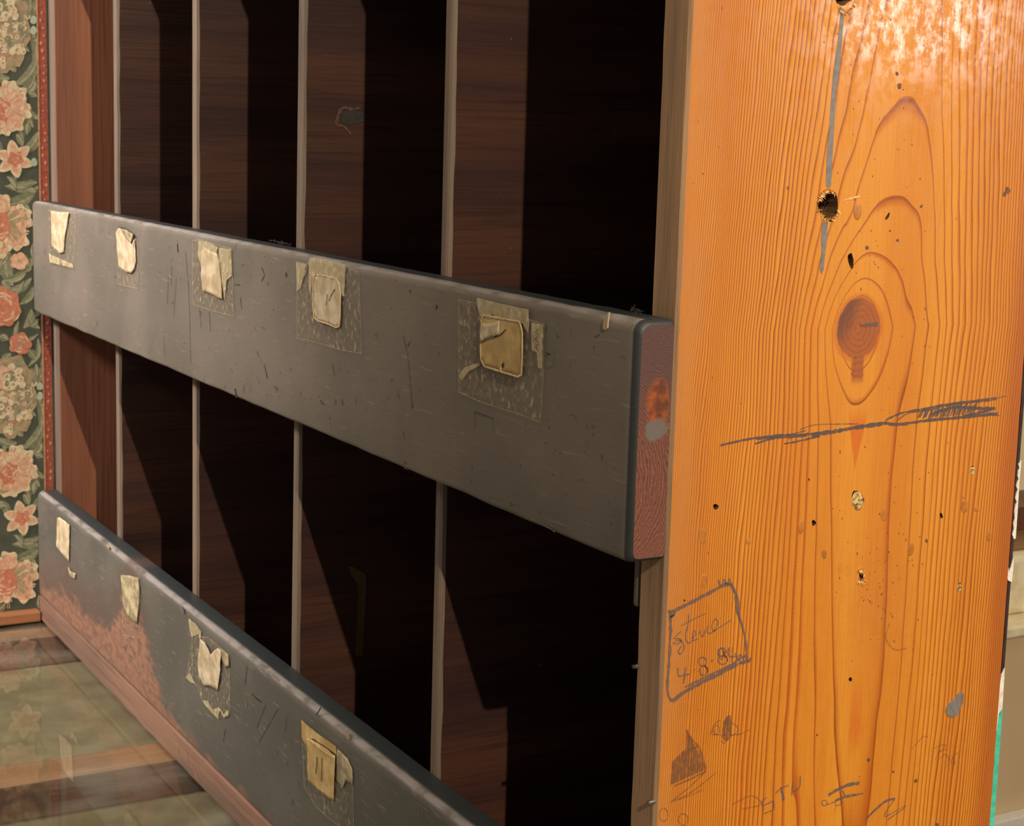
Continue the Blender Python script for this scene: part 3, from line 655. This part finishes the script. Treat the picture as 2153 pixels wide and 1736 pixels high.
pencil('pencil_letters', [(2.6, [(1400, 1362), (1468, 1300)]), (2.8, [(1402, 1362), (1412, 1420), (1420, 1475)]), (2.8, [(1425, 1412), (1560, 1345)]), (3, [(1560, 1345), (1568, 1450)]), (2.8, [(1430, 1520), (1575, 1462)]), (2.6, [(1588, 1245), (1650, 1190), (1755, 1138)]), (6, [(1652, 1170), (1680, 1250), (1692, 1345)]), (3.2, [(1914, 1015), (1905, 1165), (1825, 1225)]), (3.2, [(1818, 1095), (1808, 1190), (1800, 1275)])], 'dark pencilled capital strokes near the bottom', sc=S7, wob=.15)
S8 = (1680, 1500, .2044)
pencil('pencil_scribble', [(7, [(300, 838), (400, 775), (520, 725), (620, 712)]), (6, [(370, 892), (470, 855), (590, 828)]), (2.4, [(445, 790), (475, 850)]), (4, [(560, 840), (660, 815)]), (2, circ(260, 915, 28, 28)), (2, [(280, 935), (340, 915), (400, 885)]), (2, [(370, 895), (385, 942), (440, 920), (432, 885)]), (1.4, [(375, 940), (370, 1010)])], 'two short thick pencil dashes with loops', sc=S8)
pencil('pencil_scribble', [(5.5, [(700, 1070), (800, 970), (900, 892), (985, 874)]), (2.4, [(985, 876), (905, 985), (890, 1055), (1080, 948), (1070, 975), (915, 1085)]), (1.8, [(680, 1090), (760, 1010)])], 'zigzag pencil mark at the bottom edge', sc=S8)
pencil('pencil_scribble', [(1.6, [(1160, 362), (1220, 290), (1280, 230), (1325, 240)]), (1.6, [(1385, 355), (1440, 330), (1510, 318), (1440, 400), (1390, 480)]), (1.8, [(1448, 462), (1500, 415), (1540, 460), (1520, 545)]), (2.6, [(1560, 515), (1585, 440), (1600, 520)]), (1.5, [(1420, 400), (1520, 360)]), (1.4, [(1590, 430), (1640, 390)])], 'faint thin scrawl near the rear edge', 'pencil_faint', sc=S8)
for st_ in ([(2, circ(1395, 1712, 9, 14))], [(2, circ(1436, 1722, 10, 12))], [(2, [(1540, 1690), (1580, 1672), (1600, 1690), (1560, 1700)])], [(2, [(1870, 1310), (1862, 1340), (1880, 1365), (1905, 1362)])]): pencil('pencil_smudge', st_, 'grey smudge', 'pencil_faint')
b_ = bmesh.new(); k1 = (side(1701, 800)-side(1700, 800)).length
ribbon(b_, [side(x, y, .0003) for x, y in [(1808, 684), (1822, 683), (1845, 680)]], [3*k1, 5*k1, 6*k1], SN, 0, .4, 2)
mesh('dark_check', b_, 'pencil', SP, 'dark drying check across the knot', smooth=None)
# back board behind the panel and its painted edge
bm = bmesh.new(); zs = [ZG+(.52-ZG)*i/70 for i in range(71)]; rows = []
bt, bb = side(2209, 0), side(2082, 1736); ot, ob = side(2153, 868), side(2089, 1736)
for z in zs:
    yb = bb.y+(bt.y-bb.y)*(z-bb.z)/(bt.z-bb.z); yo = ob.y+(ot.y-ob.y)*(z-ob.z)/(ot.z-ob.z)+.0005*mnoise.noise(Vector((0, 5, z*70)))
    rows.append([bm.verts.new(p) for p in ((-1.229, yb+.0006, z), (-.0006, yb+.0006, z), (-.0006, yo, z), (-.0012, yo+.0004, z), (-1.229, yo+.0004, z))])
for a, b in zip(rows, rows[1:]):
    for i in range(5): bm.faces.new((a[i], a[(i+1) % 5], b[(i+1) % 5], b[i])).material_index = 1 if i in (4, 0) else 0
bm.faces.new(rows[0]); bm.faces.new(rows[-1])
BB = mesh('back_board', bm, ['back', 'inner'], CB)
def patch(name, polys, mat, label):
    b_ = bmesh.new()
    for pl in polys: prism(b_, [side(x, y, -.0008) for x, y in pl], Vector((.0007, 0, 0)))
    mesh(name, b_, mat, BB, label)
for pl_ in ([(2147, 968), (2142, 976), (2144, 985), (2141, 990), (2140, 1000), (2142, 1008), (2139, 1014), (2137, 1022), (2140, 1030), (2137, 1038), (2135, 1047), (2138, 1056), (2135, 1062), (2133, 1075), (2134, 1090), (2131, 1100), (2132, 1112), (2129, 1124), (2132, 1133), (2136, 1132), (2140, 1075), (2144, 1010), (2148, 968)],
    [(2113, 1200), (2117, 1192), (2121, 1193), (2121, 1203), (2126, 1192), (2132, 1168), (2131, 1195), (2128, 1223), (2121, 1221), (2116, 1211)], [(2113, 1404), (2106, 1418), (2103, 1438), (2101, 1462), (2098, 1480), (2096, 1500), (2093, 1530), (2092, 1550), (2096, 1535), (2101, 1500), (2108, 1488), (2111, 1440)]): patch('white_paint', [pl_], 'white_paint', 'chipped white paint on the back edge')
patch('turquoise_paint', [[(2108.5, 1487), (2103, 1500), (2099, 1512), (2095, 1545), (2092, 1575), (2091, 1605), (2087, 1640), (2085, 1675), (2081, 1710), (2079, 1736), (2074, 1800), (2084, 1800), (2090, 1736), (2098, 1630), (2103, 1565)]], 'turquoise', 'turquoise paint on the back edge')
# left panel, dividers, boards
bm = bmesh.new(); box(bm, -1.2302, -1.2060, 0, DEPTH, ZG, ZTOP, 0, .0012)
for f in bm.faces:
    if f.normal.y < -.3: f.material_index = 1
bm.normal_update()
for f in bm.faces: f.material_index = 1 if f.normal.y < -.5 else 0
mesh('side_panel', bm, ['inner_red', 'edge'], CB, 'reddish brown end panel at the wallpapered wall')
DIV = [((938, 0), (904, 1600)), ((628, 0), (612, 1396)), ((404, 0), (404.5, 1235)), ((237, 0), (246, 1115))]
for i, (a, b) in enumerate(DIV):
    A, B = on(1, 0, *a), on(1, 0, *b); bm = bmesh.new(); rows = []
    for k in range(61):
        z = ZS+.012+(ZTOP-.02-ZS-.012)*k/60; x = B.x+(A.x-B.x)*(z-B.z)/(A.z-B.z)+.0003*mnoise.noise(Vector((i*4.7, 0, z*18)))
        e = .0022+.0007*mnoise.noise(Vector((i*9.1, 3, z*30))); w = DW
        rows.append([bm.verts.new(p) for p in ((x, .0008, z), (x+.0008, 0, z), (x+w-e*1.3, 0, z), (x+w-e*.35, e*.45, z), (x+w, e*1.6, z), (x+w, DEPTH-.001, z), (x, DEPTH-.001, z))])
    for p, q in zip(rows, rows[1:]):
        for j in range(7): bm.faces.new((p[j], p[(j+1) % 7], q[(j+1) % 7], q[j])).material_index = 1 if j in (0, 1, 2, 3) else 0
    bm.faces.new(rows[0]); bm.faces.new(rows[-1])
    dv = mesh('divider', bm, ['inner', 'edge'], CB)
    if i == 1: D3 = dv; D3X = lambda z, A=A, B=B: B.x+(A.x-B.x)*(z-B.z)/(A.z-B.z)+DW+.0003
def onface(x, y):
    q = on(0, D3X(0), x, y); q = on(0, D3X(q.z), x, y); return q
b_ = bmesh.new(); prism(b_, [onface(x, y) for x, y in smoothpts([(733, 1190), (745, 1192), (756, 1200), (768, 1206), (770, 1230), (768, 1270), (765, 1320), (762, 1375), (754, 1378), (747, 1372), (751, 1320), (753, 1270), (752, 1225), (740, 1212), (733, 1190)], 2)[:-1]], Vector((.0003, 0, 0))); mesh('dried_drip', b_, 'drip', D3, 'pale dried drip')
b_ = bmesh.new()
ribbon(b_, [onface(x, y)+Vector((.0002, 0, 0)) for x, y in smoothpts([(706, 262), (712, 240), (722, 226), (742, 230), (758, 226)], 4)], .0022, SN, 0, .5, 1); ribbon(b_, [onface(x, y)+Vector((.0002, 0, 0)) for x, y in smoothpts([(708, 264), (722, 266), (738, 282)], 4)], .0014, SN, 0, .5, 2)
prism(b_, [onface(x, y) for x, y in [(716, 236), (735, 232), (764, 236), (766, 256), (740, 262), (718, 258)]], Vector((.00015, 0, 0)), 1)
mesh('knot', b_, ['knot_rim', 'dark'], D3, 'dark knot with pale broken rim')
for nm, z0, z1 in (('top_board', ZTOP-.018, ZTOP), ('bottom_board', ZS-.006, ZS+.012)):
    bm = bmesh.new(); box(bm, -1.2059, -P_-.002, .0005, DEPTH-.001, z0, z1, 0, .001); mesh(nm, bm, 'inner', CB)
# cleat inside the right panel under the middle rail
bm = bmesh.new(); c0 = on(1, .0, 1324, 1271); box(bm, -.0300, -P_-.0016, .0006, .03, c0.z, -.02, 0, .0015); mesh('cleat', bm, 'edge', CB)

# ---------------------------------------------------------------- rails
def rail_mesh(zt, zb, seed, endmat=1, rtop=.0058, rbot=.003, sag=lambda x: 0.0, x0=XL, x1=-.0003, marks=None):
    bm = bmesh.new(); xs = [x0, x0+.0012, x0+.004]+[x0+.004+(x1-.004-x0-.004)*i/200 for i in range(1, 200)]+[x1-.004, x1-.0014, x1]
    rings = []
    for si, x in enumerate(xs):
        ins = {0: .0028, 1: .001, len(xs)-2: .0009, len(xs)-1: .0024}.get(si, 0.)
        n1 = mnoise.noise(Vector((x*14, seed, 0))); n2 = mnoise.noise(Vector((x*60, seed+5, 0))); n3 = mnoise.noise(Vector((x*170, seed+9, 0)))
        rt = max(.002, rtop+.0020*n1+.0010*n2+.0004*n3); rb = max(.0012, rbot+.0012*mnoise.noise(Vector((x*30, seed+2, 7))))
        zt_ = zt+sag(x)+.0003*n2; zb_ = zb+sag(x)+.0004*mnoise.noise(Vector((x*25, seed+3, 3)))
        pr = []
        for k in range(6):      # front top round
            a = math.pi/2*k/5; pr.append((-T+rt-rt*math.cos(a), zt_-rt+rt*math.sin(a)))
        for k in range(4):
            a = math.pi/2*k/3; r = .0016; pr.append((-.0002-r+r*math.sin(a), zt_-r+r*math.cos(a)))
        pr += [(-.0002, (zt_+zb_)*.5), (-.0002, zb_+.001), (-.0012, zb_)]
        for k in range(4):
            a = math.pi/2*k/3; pr.append((-T+rb-rb*math.sin(a), zb_+rb-rb*math.cos(a)))
        pr.append((-T-.0003*n1, zb_+(zt_-zb_)*.33)); pr.append((-T-.0003*n1, zb_+(zt_-zb_)*.66))
        cy, cz = -T/2, (zt_+zb_)/2; out = []
        for y, z in pr:
            y2 = y+(ins if y < cy else -ins*.4); z2 = z-(ins if z > cz else -ins) if (z > zt_-.008 or z < zb_+.008) else z
            out.append(bm.verts.new((x, y2, z2)))
        rings.append(out)
    n = len(rings[0])
    for a, b in zip(rings, rings[1:]):
        for i in range(n):
            f = bm.faces.new((a[i], a[(i+1) % n], b[(i+1) % n], b[i])); f.smooth = True
    f = bm.faces.new(rings[-1]); f.material_index = endmat; bm.faces.new(rings[0][::-1])
    bmesh.ops.recalc_face_normals(bm, faces=bm.faces)
    return bm
def strokes_on(bm, lst, mi):
    k = .00031
    for i, (w, pts) in enumerate(lst):
        V = [front(x, y, .00045) for x, y in pts]; ribbon(bm, V, w*(.00015+.00021*(1400-pts[0][0])/1000), FN, mi, .35, i)
def add_rail(zt, zb, seed, mat, label, dark=(), pale=(), chips=(), **kw):
    bm = rail_mesh(zt, zb, seed, **kw); strokes_on(bm, dark, 2); strokes_on(bm, pale, 3); strokes_on(bm, chips, 4)
    return mesh('rail', bm, [mat, 'end', 'dark', 'scuff', 'chip'], CB, label, smooth=None)
D1 = [(5, [(373.6, 513), (375, 530)]), (5, [(602, 572), (603, 582)]), (1.6, [(391, 527), (397, 600), (399.5, 662), (401.6, 765)]), (1.4, [(355, 577), (352, 640)]), (1.3, [(371.5, 581), (366, 664)]), (1.8, [(441, 655), (443, 697)]), (8, [(495, 817), (498, 836)]), (2.4, [(551, 562), (557, 578), (551, 590)]), (2, [(541, 737), (545, 750)]), (1.4, [(494, 598), (505, 599)]),
      (5, [(919, 640), (919, 649)]), (4, [(863, 609), (863, 614)]), (1.8, [(849, 704), (858, 745), (868, 856)]), (2.4, [(858, 728), (864, 716)]), (1.6, [(999, 864), (1000, 900)]), (1.4, [(999, 865), (1038, 880), (1039, 906)]), (2, [(706, 838), (707, 852)]), (2, [(720, 838), (722, 852)]), (3, [(674, 840), (680, 850)]), (2, [(700, 765), (704, 790)]), (2.2, [(851, 970), (856, 975)]), (2, [(1252, 708), (1262, 703)]), (1.6, [(362, 560), (360, 600)]), (1.5, [(420, 650), (424, 690)]), (1.3, [(345, 704), (347, 750)]), (2.2, [(506, 625), (509, 650)]), (2.4, [(556, 765), (563, 795)]), (2.5, [(578, 812), (586, 818)]), (1.2, [(1166, 738), (1167, 756), (1162, 770), (1150, 775)]), (4, [(1150, 742), (1157, 746)]), (1.2, [(1196, 874), (1206, 872), (1214, 882)]), (1.2, [(1217, 1010), (1226, 1007), (1234, 1018)]), (1.1, [(1304, 752), (1312, 747), (1318, 756)])]
rq = random.Random(77)
for i in range(46):
    x = rq.uniform(420, 1300); t = (x-70)/1260; y0 = 425+t*255; y1 = 660+t*520; y = rq.uniform(y0+.18*(y1-y0), y1-.06*(y1-y0)); D1.append((rq.uniform(.7, 1.5), [(x, y), (x+rq.uniform(-3, 4), y+rq.uniform(3, 12))]))
L1 = [(2.4, [(530, 780), (546, 806)]), (4, [(1236, 922), (1236, 940)]), (2, [(1272, 1056), (1272, 1062)]), (2.2, [(1271, 1115), (1271, 1130)]), (3, [(214, 478), (215, 486)]), (2.4, [(229, 484), (230, 494)]), (2.2, [(1120, 1090), (1150, 1105), (1168, 1118)]), (1.6, [(330, 688), (348, 696)]), (2.4, [(580, 812), (590, 820)])]
for i in range(34):
    x = rq.gauss(900, 120); t = (x-70)/1260; y0 = 425+t*255; y1 = 660+t*520; y = y0+(y1-y0)*rq.gauss(.72, .12); l = rq.uniform(8, 26); L1.append((rq.uniform(.4, .9), [(x, y), (x+l*.5, y+l*.12+rq.uniform(-2, 2)), (x+l, y+l*.30)]))
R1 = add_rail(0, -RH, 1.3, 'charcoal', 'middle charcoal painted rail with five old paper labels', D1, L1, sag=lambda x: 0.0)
D2 = [(2, [(520, 1400), (516, 1440)]), (1.4, [(585, 1490), (545, 1560)]), (1.4, [(560, 1480), (540, 1530)]), (1.4, [(605, 1500), (600, 1540)]), (1.6, [(475, 1530), (470, 1560)]), (5, [(385, 1275), (390, 1290)]), (5, [(676, 1486), (667, 1503)])]
L2 = [(5, [(517, 1469), (520, 1488)]), (3, [(527, 1455), (548, 1474)]), (2, [(454, 1532), (458, 1538)]), (3, [(92, 1070), (93, 1080)]), (3, [(888, 1700), (890, 1720)])]
for i in range(50):
    x = rq.uniform(330, 880); y = 960+.8045*x+rq.uniform(40, 210); l = rq.uniform(6, 20); L2.append((rq.uniform(.4, 1.), [(x, y), (x+l*.6, y+l*.5)]))
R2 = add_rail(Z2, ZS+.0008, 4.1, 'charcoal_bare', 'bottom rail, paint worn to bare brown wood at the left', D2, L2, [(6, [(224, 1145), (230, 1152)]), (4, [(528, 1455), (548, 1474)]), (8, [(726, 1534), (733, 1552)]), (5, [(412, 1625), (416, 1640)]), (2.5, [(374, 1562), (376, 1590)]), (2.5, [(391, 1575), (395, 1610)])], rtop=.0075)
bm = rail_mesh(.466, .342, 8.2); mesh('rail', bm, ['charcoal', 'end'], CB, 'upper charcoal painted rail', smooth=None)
bm = rail_mesh(ZS-.0006, ZG+.0006, 2.2, rtop=.0024, rbot=.0022); mesh('base_batten', bm, ['batten', 'end'], CB, 'bare brown batten below the bottom rail', smooth=None)
# worn bright arris spots and white drip on the rails
b_ = bmesh.new(); prism(b_, [front(x, y, -.0001) for x, y in [(1279, 660), (1283, 656), (1281, 668), (1279, 690), (1275, 694), (1270, 690), (1270, 678), (1274, 668)]], Vector((0, -.0009, 0))); mesh('paint_drip', b_, 'paper', R1, 'cream paint drip near the right end')

# ---------------------------------------------------------------- paper labels and tape
def sheet(name, pl, mat, parent, off, amp, seed, label=None, thick=.00022, edge=.004, extra=()):
    b_ = bmesh.new(); fill_poly(b_, [front(x, y, off) for x, y in pl], 0, edge, amp, FN, seed)
    for m_i, w, pts, o2 in extra:
        ribbon(b_, [front(x, y, off+o2) for x, y in pts], w, FN, m_i, .3, seed)
    o = mesh(name, b_, [mat, 'tape_edge', 'ridge', 'dark', 'paper_old'], parent, label, smooth=None)
    if thick:
        s = o.modifiers.new('s', 'SOLIDIFY'); s.thickness = thick; s.offset = 0
    return o
def outline(pl): return pl+[pl[0]]
def taped(parent, pl, seed, off=.00065, mat='tape', label='clear sticky tape', ew=.0008):
    return sheet('sticky_tape', pl, mat, parent, off, .00025, seed, label, 0, .005, [(1, ew, outline(pl), .0003)])
# middle rail, left to right
taped(R1, [(104, 441), (162, 449), (158, 566), (106, 552)], 1)
sheet('paper_label', [(110, 443), (130, 446), (148.5, 446), (143, 462), (139.5, 480), (139, 500), (137, 530), (133, 532), (128, 533), (118, 524), (112.5, 520), (111, 480)], 'paper', R1, .0013, .0007, 2, 'cream paper label, torn short at the bottom')
sheet('paper_label', [(104, 531), (112, 537), (119.5, 540), (132, 546.6), (155, 555), (157, 564.6), (107, 552)], 'paper_grey', R1, .0011, .0003, 3, 'torn grey paper remnant under the first label', extra=())
taped(R1, [(246, 485), (291, 495), (292, 607), (250, 597)], 4)
sheet('paper_label', [(247, 489), (251, 482), (256, 478.5), (268, 495), (280, 510.6), (286, 503), (288, 525), (289.6, 549), (286, 566), (280, 574), (270, 573), (254, 562), (250, 530)], 'paper', R1, .0013, .0008, 5, 'cream paper label with a folded corner')
sheet('label_fold', [(257, 477), (272, 481), (287, 491), (281, 512), (268, 496)], 'paper_grey', R1, .0022, .0015, 6, 'grey folded-over corner of the label', extra=[(3, .0009, [(257, 477), (272, 481), (287, 491), (288, 520)], .0012)])
taped(R1, [(407, 506), (420.5, 503), (463.6, 516), (490, 523), (493, 665), (456, 655), (418, 643), (407, 638)], 7)
sheet('milky_tape', [(463, 520), (489, 524), (491, 580), (478, 590), (475, 628), (469, 590), (466, 560)], 'tape_cream', R1, .0010, .0008, 8, 'crinkled milky tape strip', 0, .003)
sheet('milky_tape', [(420, 505), (440, 509), (462, 519), (458, 534), (440, 527), (428, 534), (426, 556), (420, 540)], 'tape_cream', R1, .0010, .0008, 18, 'crinkled milky tape strip', 0, .003)
sheet('paper_label', [(428, 528), (436, 521), (448, 528), (461, 533), (465, 550), (467, 569), (470, 600), (471, 628), (462, 626), (450, 618), (431, 612), (428, 590), (427, 560)], 'paper', R1, .0014, .0009, 9, 'cream paper label under crinkled tape', extra=[(4, .0009, [(466, 535), (469, 580), (471, 626)], .0012)])
taped(R1, [(626, 550), (648, 555), (653, 549), (729, 560), (757, 573), (760, 650), (763, 743), (722, 736), (690, 726), (627, 710)], 10, ew=.0006)
sheet('milky_tape', [(653, 547), (656, 541), (690, 545), (731, 557), (729, 600), (727, 625), (720, 600), (715, 583), (690, 577), (666, 575), (660, 590), (656, 622), (653, 590)], 'tape_cream', R1, .0012, .0006, 11, 'cream tape band folded over the top arris', 0, .004)
sheet('milky_tape', [(626, 550), (649, 556), (646, 575), (637, 590), (635, 606), (627, 612)], 'tape_cream', R1, .0010, .0005, 12, 'milky tape scrap', 0, .003)
sheet('paper_label', [(666, 579), (672, 577), (690, 579), (713, 585), (719, 594), (722, 620), (721, 660), (719, 686), (712, 688), (695, 680), (675, 674), (666, 666), (664, 640), (664, 600)], 'paper', R1, .0015, .0005, 13, 'square cream label with rounded corners', extra=[(2, .0011, outline([(666, 579), (672, 577), (690, 579), (713, 585), (719, 594), (722, 620), (721, 660), (719, 686), (712, 688), (695, 680), (675, 674), (666, 666), (664, 640), (664, 600)]), .0008), (3, .0005, [(695, 618), (694, 630), (692, 641)], .0009), (3, .0005, [(710, 608), (703, 620), (698, 632)], .0009)])
taped(R1, [(967, 629.5), (1008, 638), (1117, 672), (1147, 680), (1146, 780), (1139, 887.5), (1100, 872), (1058, 859), (1010, 843), (967, 824)], 14, ew=.0006)
sheet('milky_tape', [(1008, 627), (1012, 626), (1060, 638), (1117, 650), (1119, 680), (1117, 700), (1104, 680), (1080, 672), (1050, 666), (1024, 660), (1016, 665), (1010, 645)], 'tape_cream', R1, .0014, .0010, 15, 'wrinkled cream tape band above the label', 0, .004)
sheet('milky_tape', [(1122, 678), (1146, 682), (1145, 775), (1136, 772), (1133, 740), (1122, 736)], 'tape_cream', R1, .0010, .0007, 16, 'milky tape strip at the right', 0, .004, [(3, .0004, [(1138, 690), (1132, 698), (1139, 706), (1131, 712)], .0009), (3, .0004, [(1131, 712), (1139, 722), (1132, 728), (1138, 738)], .0009), (3, .0003, [(1127, 704), (1128, 730)], .0009)])
sheet('milky_tape', [(968, 790), (980, 772), (1010, 762), (1013, 768), (990, 780), (974, 800)], 'tape_cream', R1, .0010, .0004, 19, 'tape crease', 0, .004)
P5 = [(1020, 670), (1024, 662), (1060, 668), (1099, 675), (1103, 684), (1106, 700), (1106, 740), (1104, 787), (1097, 791), (1060, 780), (1026, 769), (1019, 755), (1018, 720)]
sheet('paper_label', P5, 'paper_old', R1, .0017, .0006, 17, 'large yellowed label, torn at its top left corner', extra=[(2, .0011, outline(P5), .0008), (3, .0016, [(1067, 763), (1064, 772)], .0009), (2, .0016, [(1063, 770), (1060, 778)], .0009), (3, .0005, [(1046, 707), (1058, 706), (1066, 698), (1072, 692)], .0009)])
sheet('torn_scrap', [(1019, 676), (1030, 680), (1046, 679), (1060, 674), (1059, 700), (1046, 709), (1030, 712), (1020, 720), (1018, 700)], 'paper', R1, .0026, .0009, 20, 'pale torn paper layer on the yellowed label')
# bottom rail, left to right
sheet('paper_label', [(123, 1088), (128, 1087), (142, 1097), (149, 1103), (148, 1140), (147.5, 1180), (135, 1166), (121, 1149), (122, 1120)], 'paper', R2, .0012, .0007, 21, 'small cream label with its foot torn off')
sheet('paper_label', [(146, 1190), (150, 1200), (161, 1205), (160, 1217), (150, 1212), (146, 1200)], 'paper_grey', R2, .0010, .0004, 22, 'grey paper remnant')
taped(R2, [(257, 1208), (295, 1214), (297, 1260), (286, 1340), (259, 1334), (262, 1280)], 23)
sheet('paper_label', [(257, 1209), (275, 1209), (293, 1215), (296, 1235), (296, 1253), (291, 1310), (286, 1308), (272, 1294), (263, 1282), (260, 1250)], 'paper_grey', R2, .0012, .0006, 24, 'greyed long label on the bare wood patch')
taped(R2, [(405, 1335), (440, 1340), (484, 1376), (486, 1500), (474, 1492), (462, 1511), (428, 1474), (416, 1440), (392, 1424), (408, 1395)], 25)
sheet('milky_tape', [(399, 1299), (414, 1310), (426, 1327), (424, 1348), (420, 1332), (406, 1338), (401, 1325)], 'tape_cream', R2, .0010, .0005, 26, 'torn milky tape corner', 0, .003)
sheet('milky_tape', [(394, 1424), (401, 1412), (413, 1436), (404, 1434)], 'tape_cream', R2, .0010, .0004, 27, 'torn milky tape corner', 0, .003)
sheet('milky_tape', [(428, 1471), (440, 1472), (452, 1490), (465, 1486), (474, 1500), (484, 1490), (484, 1503), (474, 1508), (466, 1492), (462, 1511), (446, 1494)], 'tape_cream', R2, .0011, .0010, 28, 'curled torn tape hem', 0, .003)
sheet('paper_label', [(425, 1342), (436, 1349), (449, 1374), (456, 1366), (464, 1361), (470, 1370), (468, 1400), (466, 1425), (462, 1450), (448, 1442), (432, 1440), (424, 1424), (421, 1400), (423, 1370)], 'paper', R2, .0014, .0016, 29, 'crumpled cream label with a notched top', extra=[(3, .0008, [(440, 1352), (449, 1374), (455, 1364)], .0012)])
sheet('label_fold', [(466, 1362), (474, 1366), (483, 1376), (485, 1400), (477, 1402), (472, 1390)], 'paper_grey', R2, .0012, .0009, 30, 'grey strip beside the crumpled label')
taped(R2, [(636.5, 1513), (672, 1543), (710, 1570), (734, 1594), (744, 1618), (745, 1690), (746, 1737), (719, 1738), (690, 1716), (666, 1694), (642, 1653), (639, 1580)], 31)
sheet('milky_tape', [(636.5, 1512), (655, 1529), (672, 1542), (710, 1568), (711, 1585), (690, 1570), (662, 1552), (650, 1552), (646, 1566), (638, 1548)], 'paper_old', R2, .0010, .0006, 32, 'yellowed tape band above the label', 0, .004)
sheet('label_fold', [(712, 1573), (734, 1594), (744, 1617), (744, 1650), (730, 1640), (722, 1660), (712, 1640)], 'paper_grey', R2, .0010, .0006, 33, 'greyed paper strip beside the label')
P4 = [(649, 1550), (660, 1553), (690, 1572), (709, 1588), (708, 1630), (706, 1680), (698, 1679), (675, 1661), (652, 1640), (651, 1600)]
sheet('paper_label', P4, 'paper_old', R2, .0015, .0007, 34, 'upright yellowed label with two pencil strokes', extra=[(3, .0006, [(673, 1590), (672, 1610), (670, 1625)], .0009), (3, .0006, [(683, 1592), (683, 1615), (682, 1640)], .0009), (2, .0010, [(655, 1553), (680, 1572), (705, 1590)], .0009)])
# dust caught at the feet of the dividers
def fluff(cx, cy, n, seed):
    b_ = bmesh.new(); q = random.Random(seed)
    for i in range(n):
        p = on(2, .0006, cx+q.gauss(0, 10), cy+q.gauss(0, 2.0)); p.y = min(max(p.y, -.016), -.001); p.z = .0012; pts = [p]
        d = Vector((q.uniform(-1, 1), q.uniform(-.5, .3), q.uniform(.1, .8)))
        for k in range(5): d += Vector((q.uniform(-.5, .5), q.uniform(-.3, .3), q.uniform(-.5, .3))); pts.append(pts[-1]+d*.0005)
        ribbon(b_, pts, .00022, Vector((.7, -.7, 0)), 0, .2, i)
    o = mesh('dust_fluff', b_, 'dust', R1, 'grey dust and fluff', smooth=None); o['kind'] = 'stuff'
fluff(612, 512, 60, 1); fluff(1340, 656, 34, 2)

# ---------------------------------------------------------------- beyond the cabinet: shelf and pale bench by the far cream wall
XB = -1.75
zt = on(0, XB, 2130, 1325).z; zsk = on(0, XB, 2100, 1712).z
BN = empty('display_bench', (XB-.15, 2.2, ZFLOOR), 'pale tan bench unit far behind the cabinet, right edge of the photo', 'bench')
bm = bmesh.new(); box(bm, XB-.30, XB, 1.2, 3.6, zsk, zt-.012, 0, .004); mesh('front_panel', bm, 'tan_panel', BN)
bm = bmesh.new(); box(bm, XB-.31, XB+.012, 1.2, 3.6, zt-.012, zt+.01, 0, .004); mesh('bench_top', bm, 'pale_top', BN)
bm = bmesh.new(); box(bm, XB-.30, XB+.03, 1.2, 3.6, ZFLOOR, zsk, 0, .004); mesh('plinth', bm, 'white_paint', BN)
zc = on(0, XB-.06, 2130, 1172).z
CU = empty('bench_backrest', (XB-.2, 2.2, zt+.01), 'cream upright panel standing on the pale bench under the brown shelf', 'panel')
bm = bmesh.new(); box(bm, XB-.28, XB-.06, 1.25, 3.5, zt+.0105, zc, 0, .012); mesh('back_panel', bm, 'pale_top', CU)
zs1 = on(0, -1.85, 2135, 1160).z; zs0 = on(0, -1.85, 2135, 1108).z
SH = empty('wall_shelf', (-2.0, 2.2, zs1), 'brown wooden shelf across the far cream wall', 'shelf')
bm = bmesh.new(); box(bm, -2.0999, -1.85, 1.3, 3.6, zs1, zs1+.012, 0, .002); mesh('shelf_board', bm, 'shelf', SH)
bm = bmesh.new(); box(bm, -2.0999, -1.96, 1.3, 3.6, zs1+.0122, zs0+.01, 0, .002); mesh('back_rail', bm, 'carcass', SH)
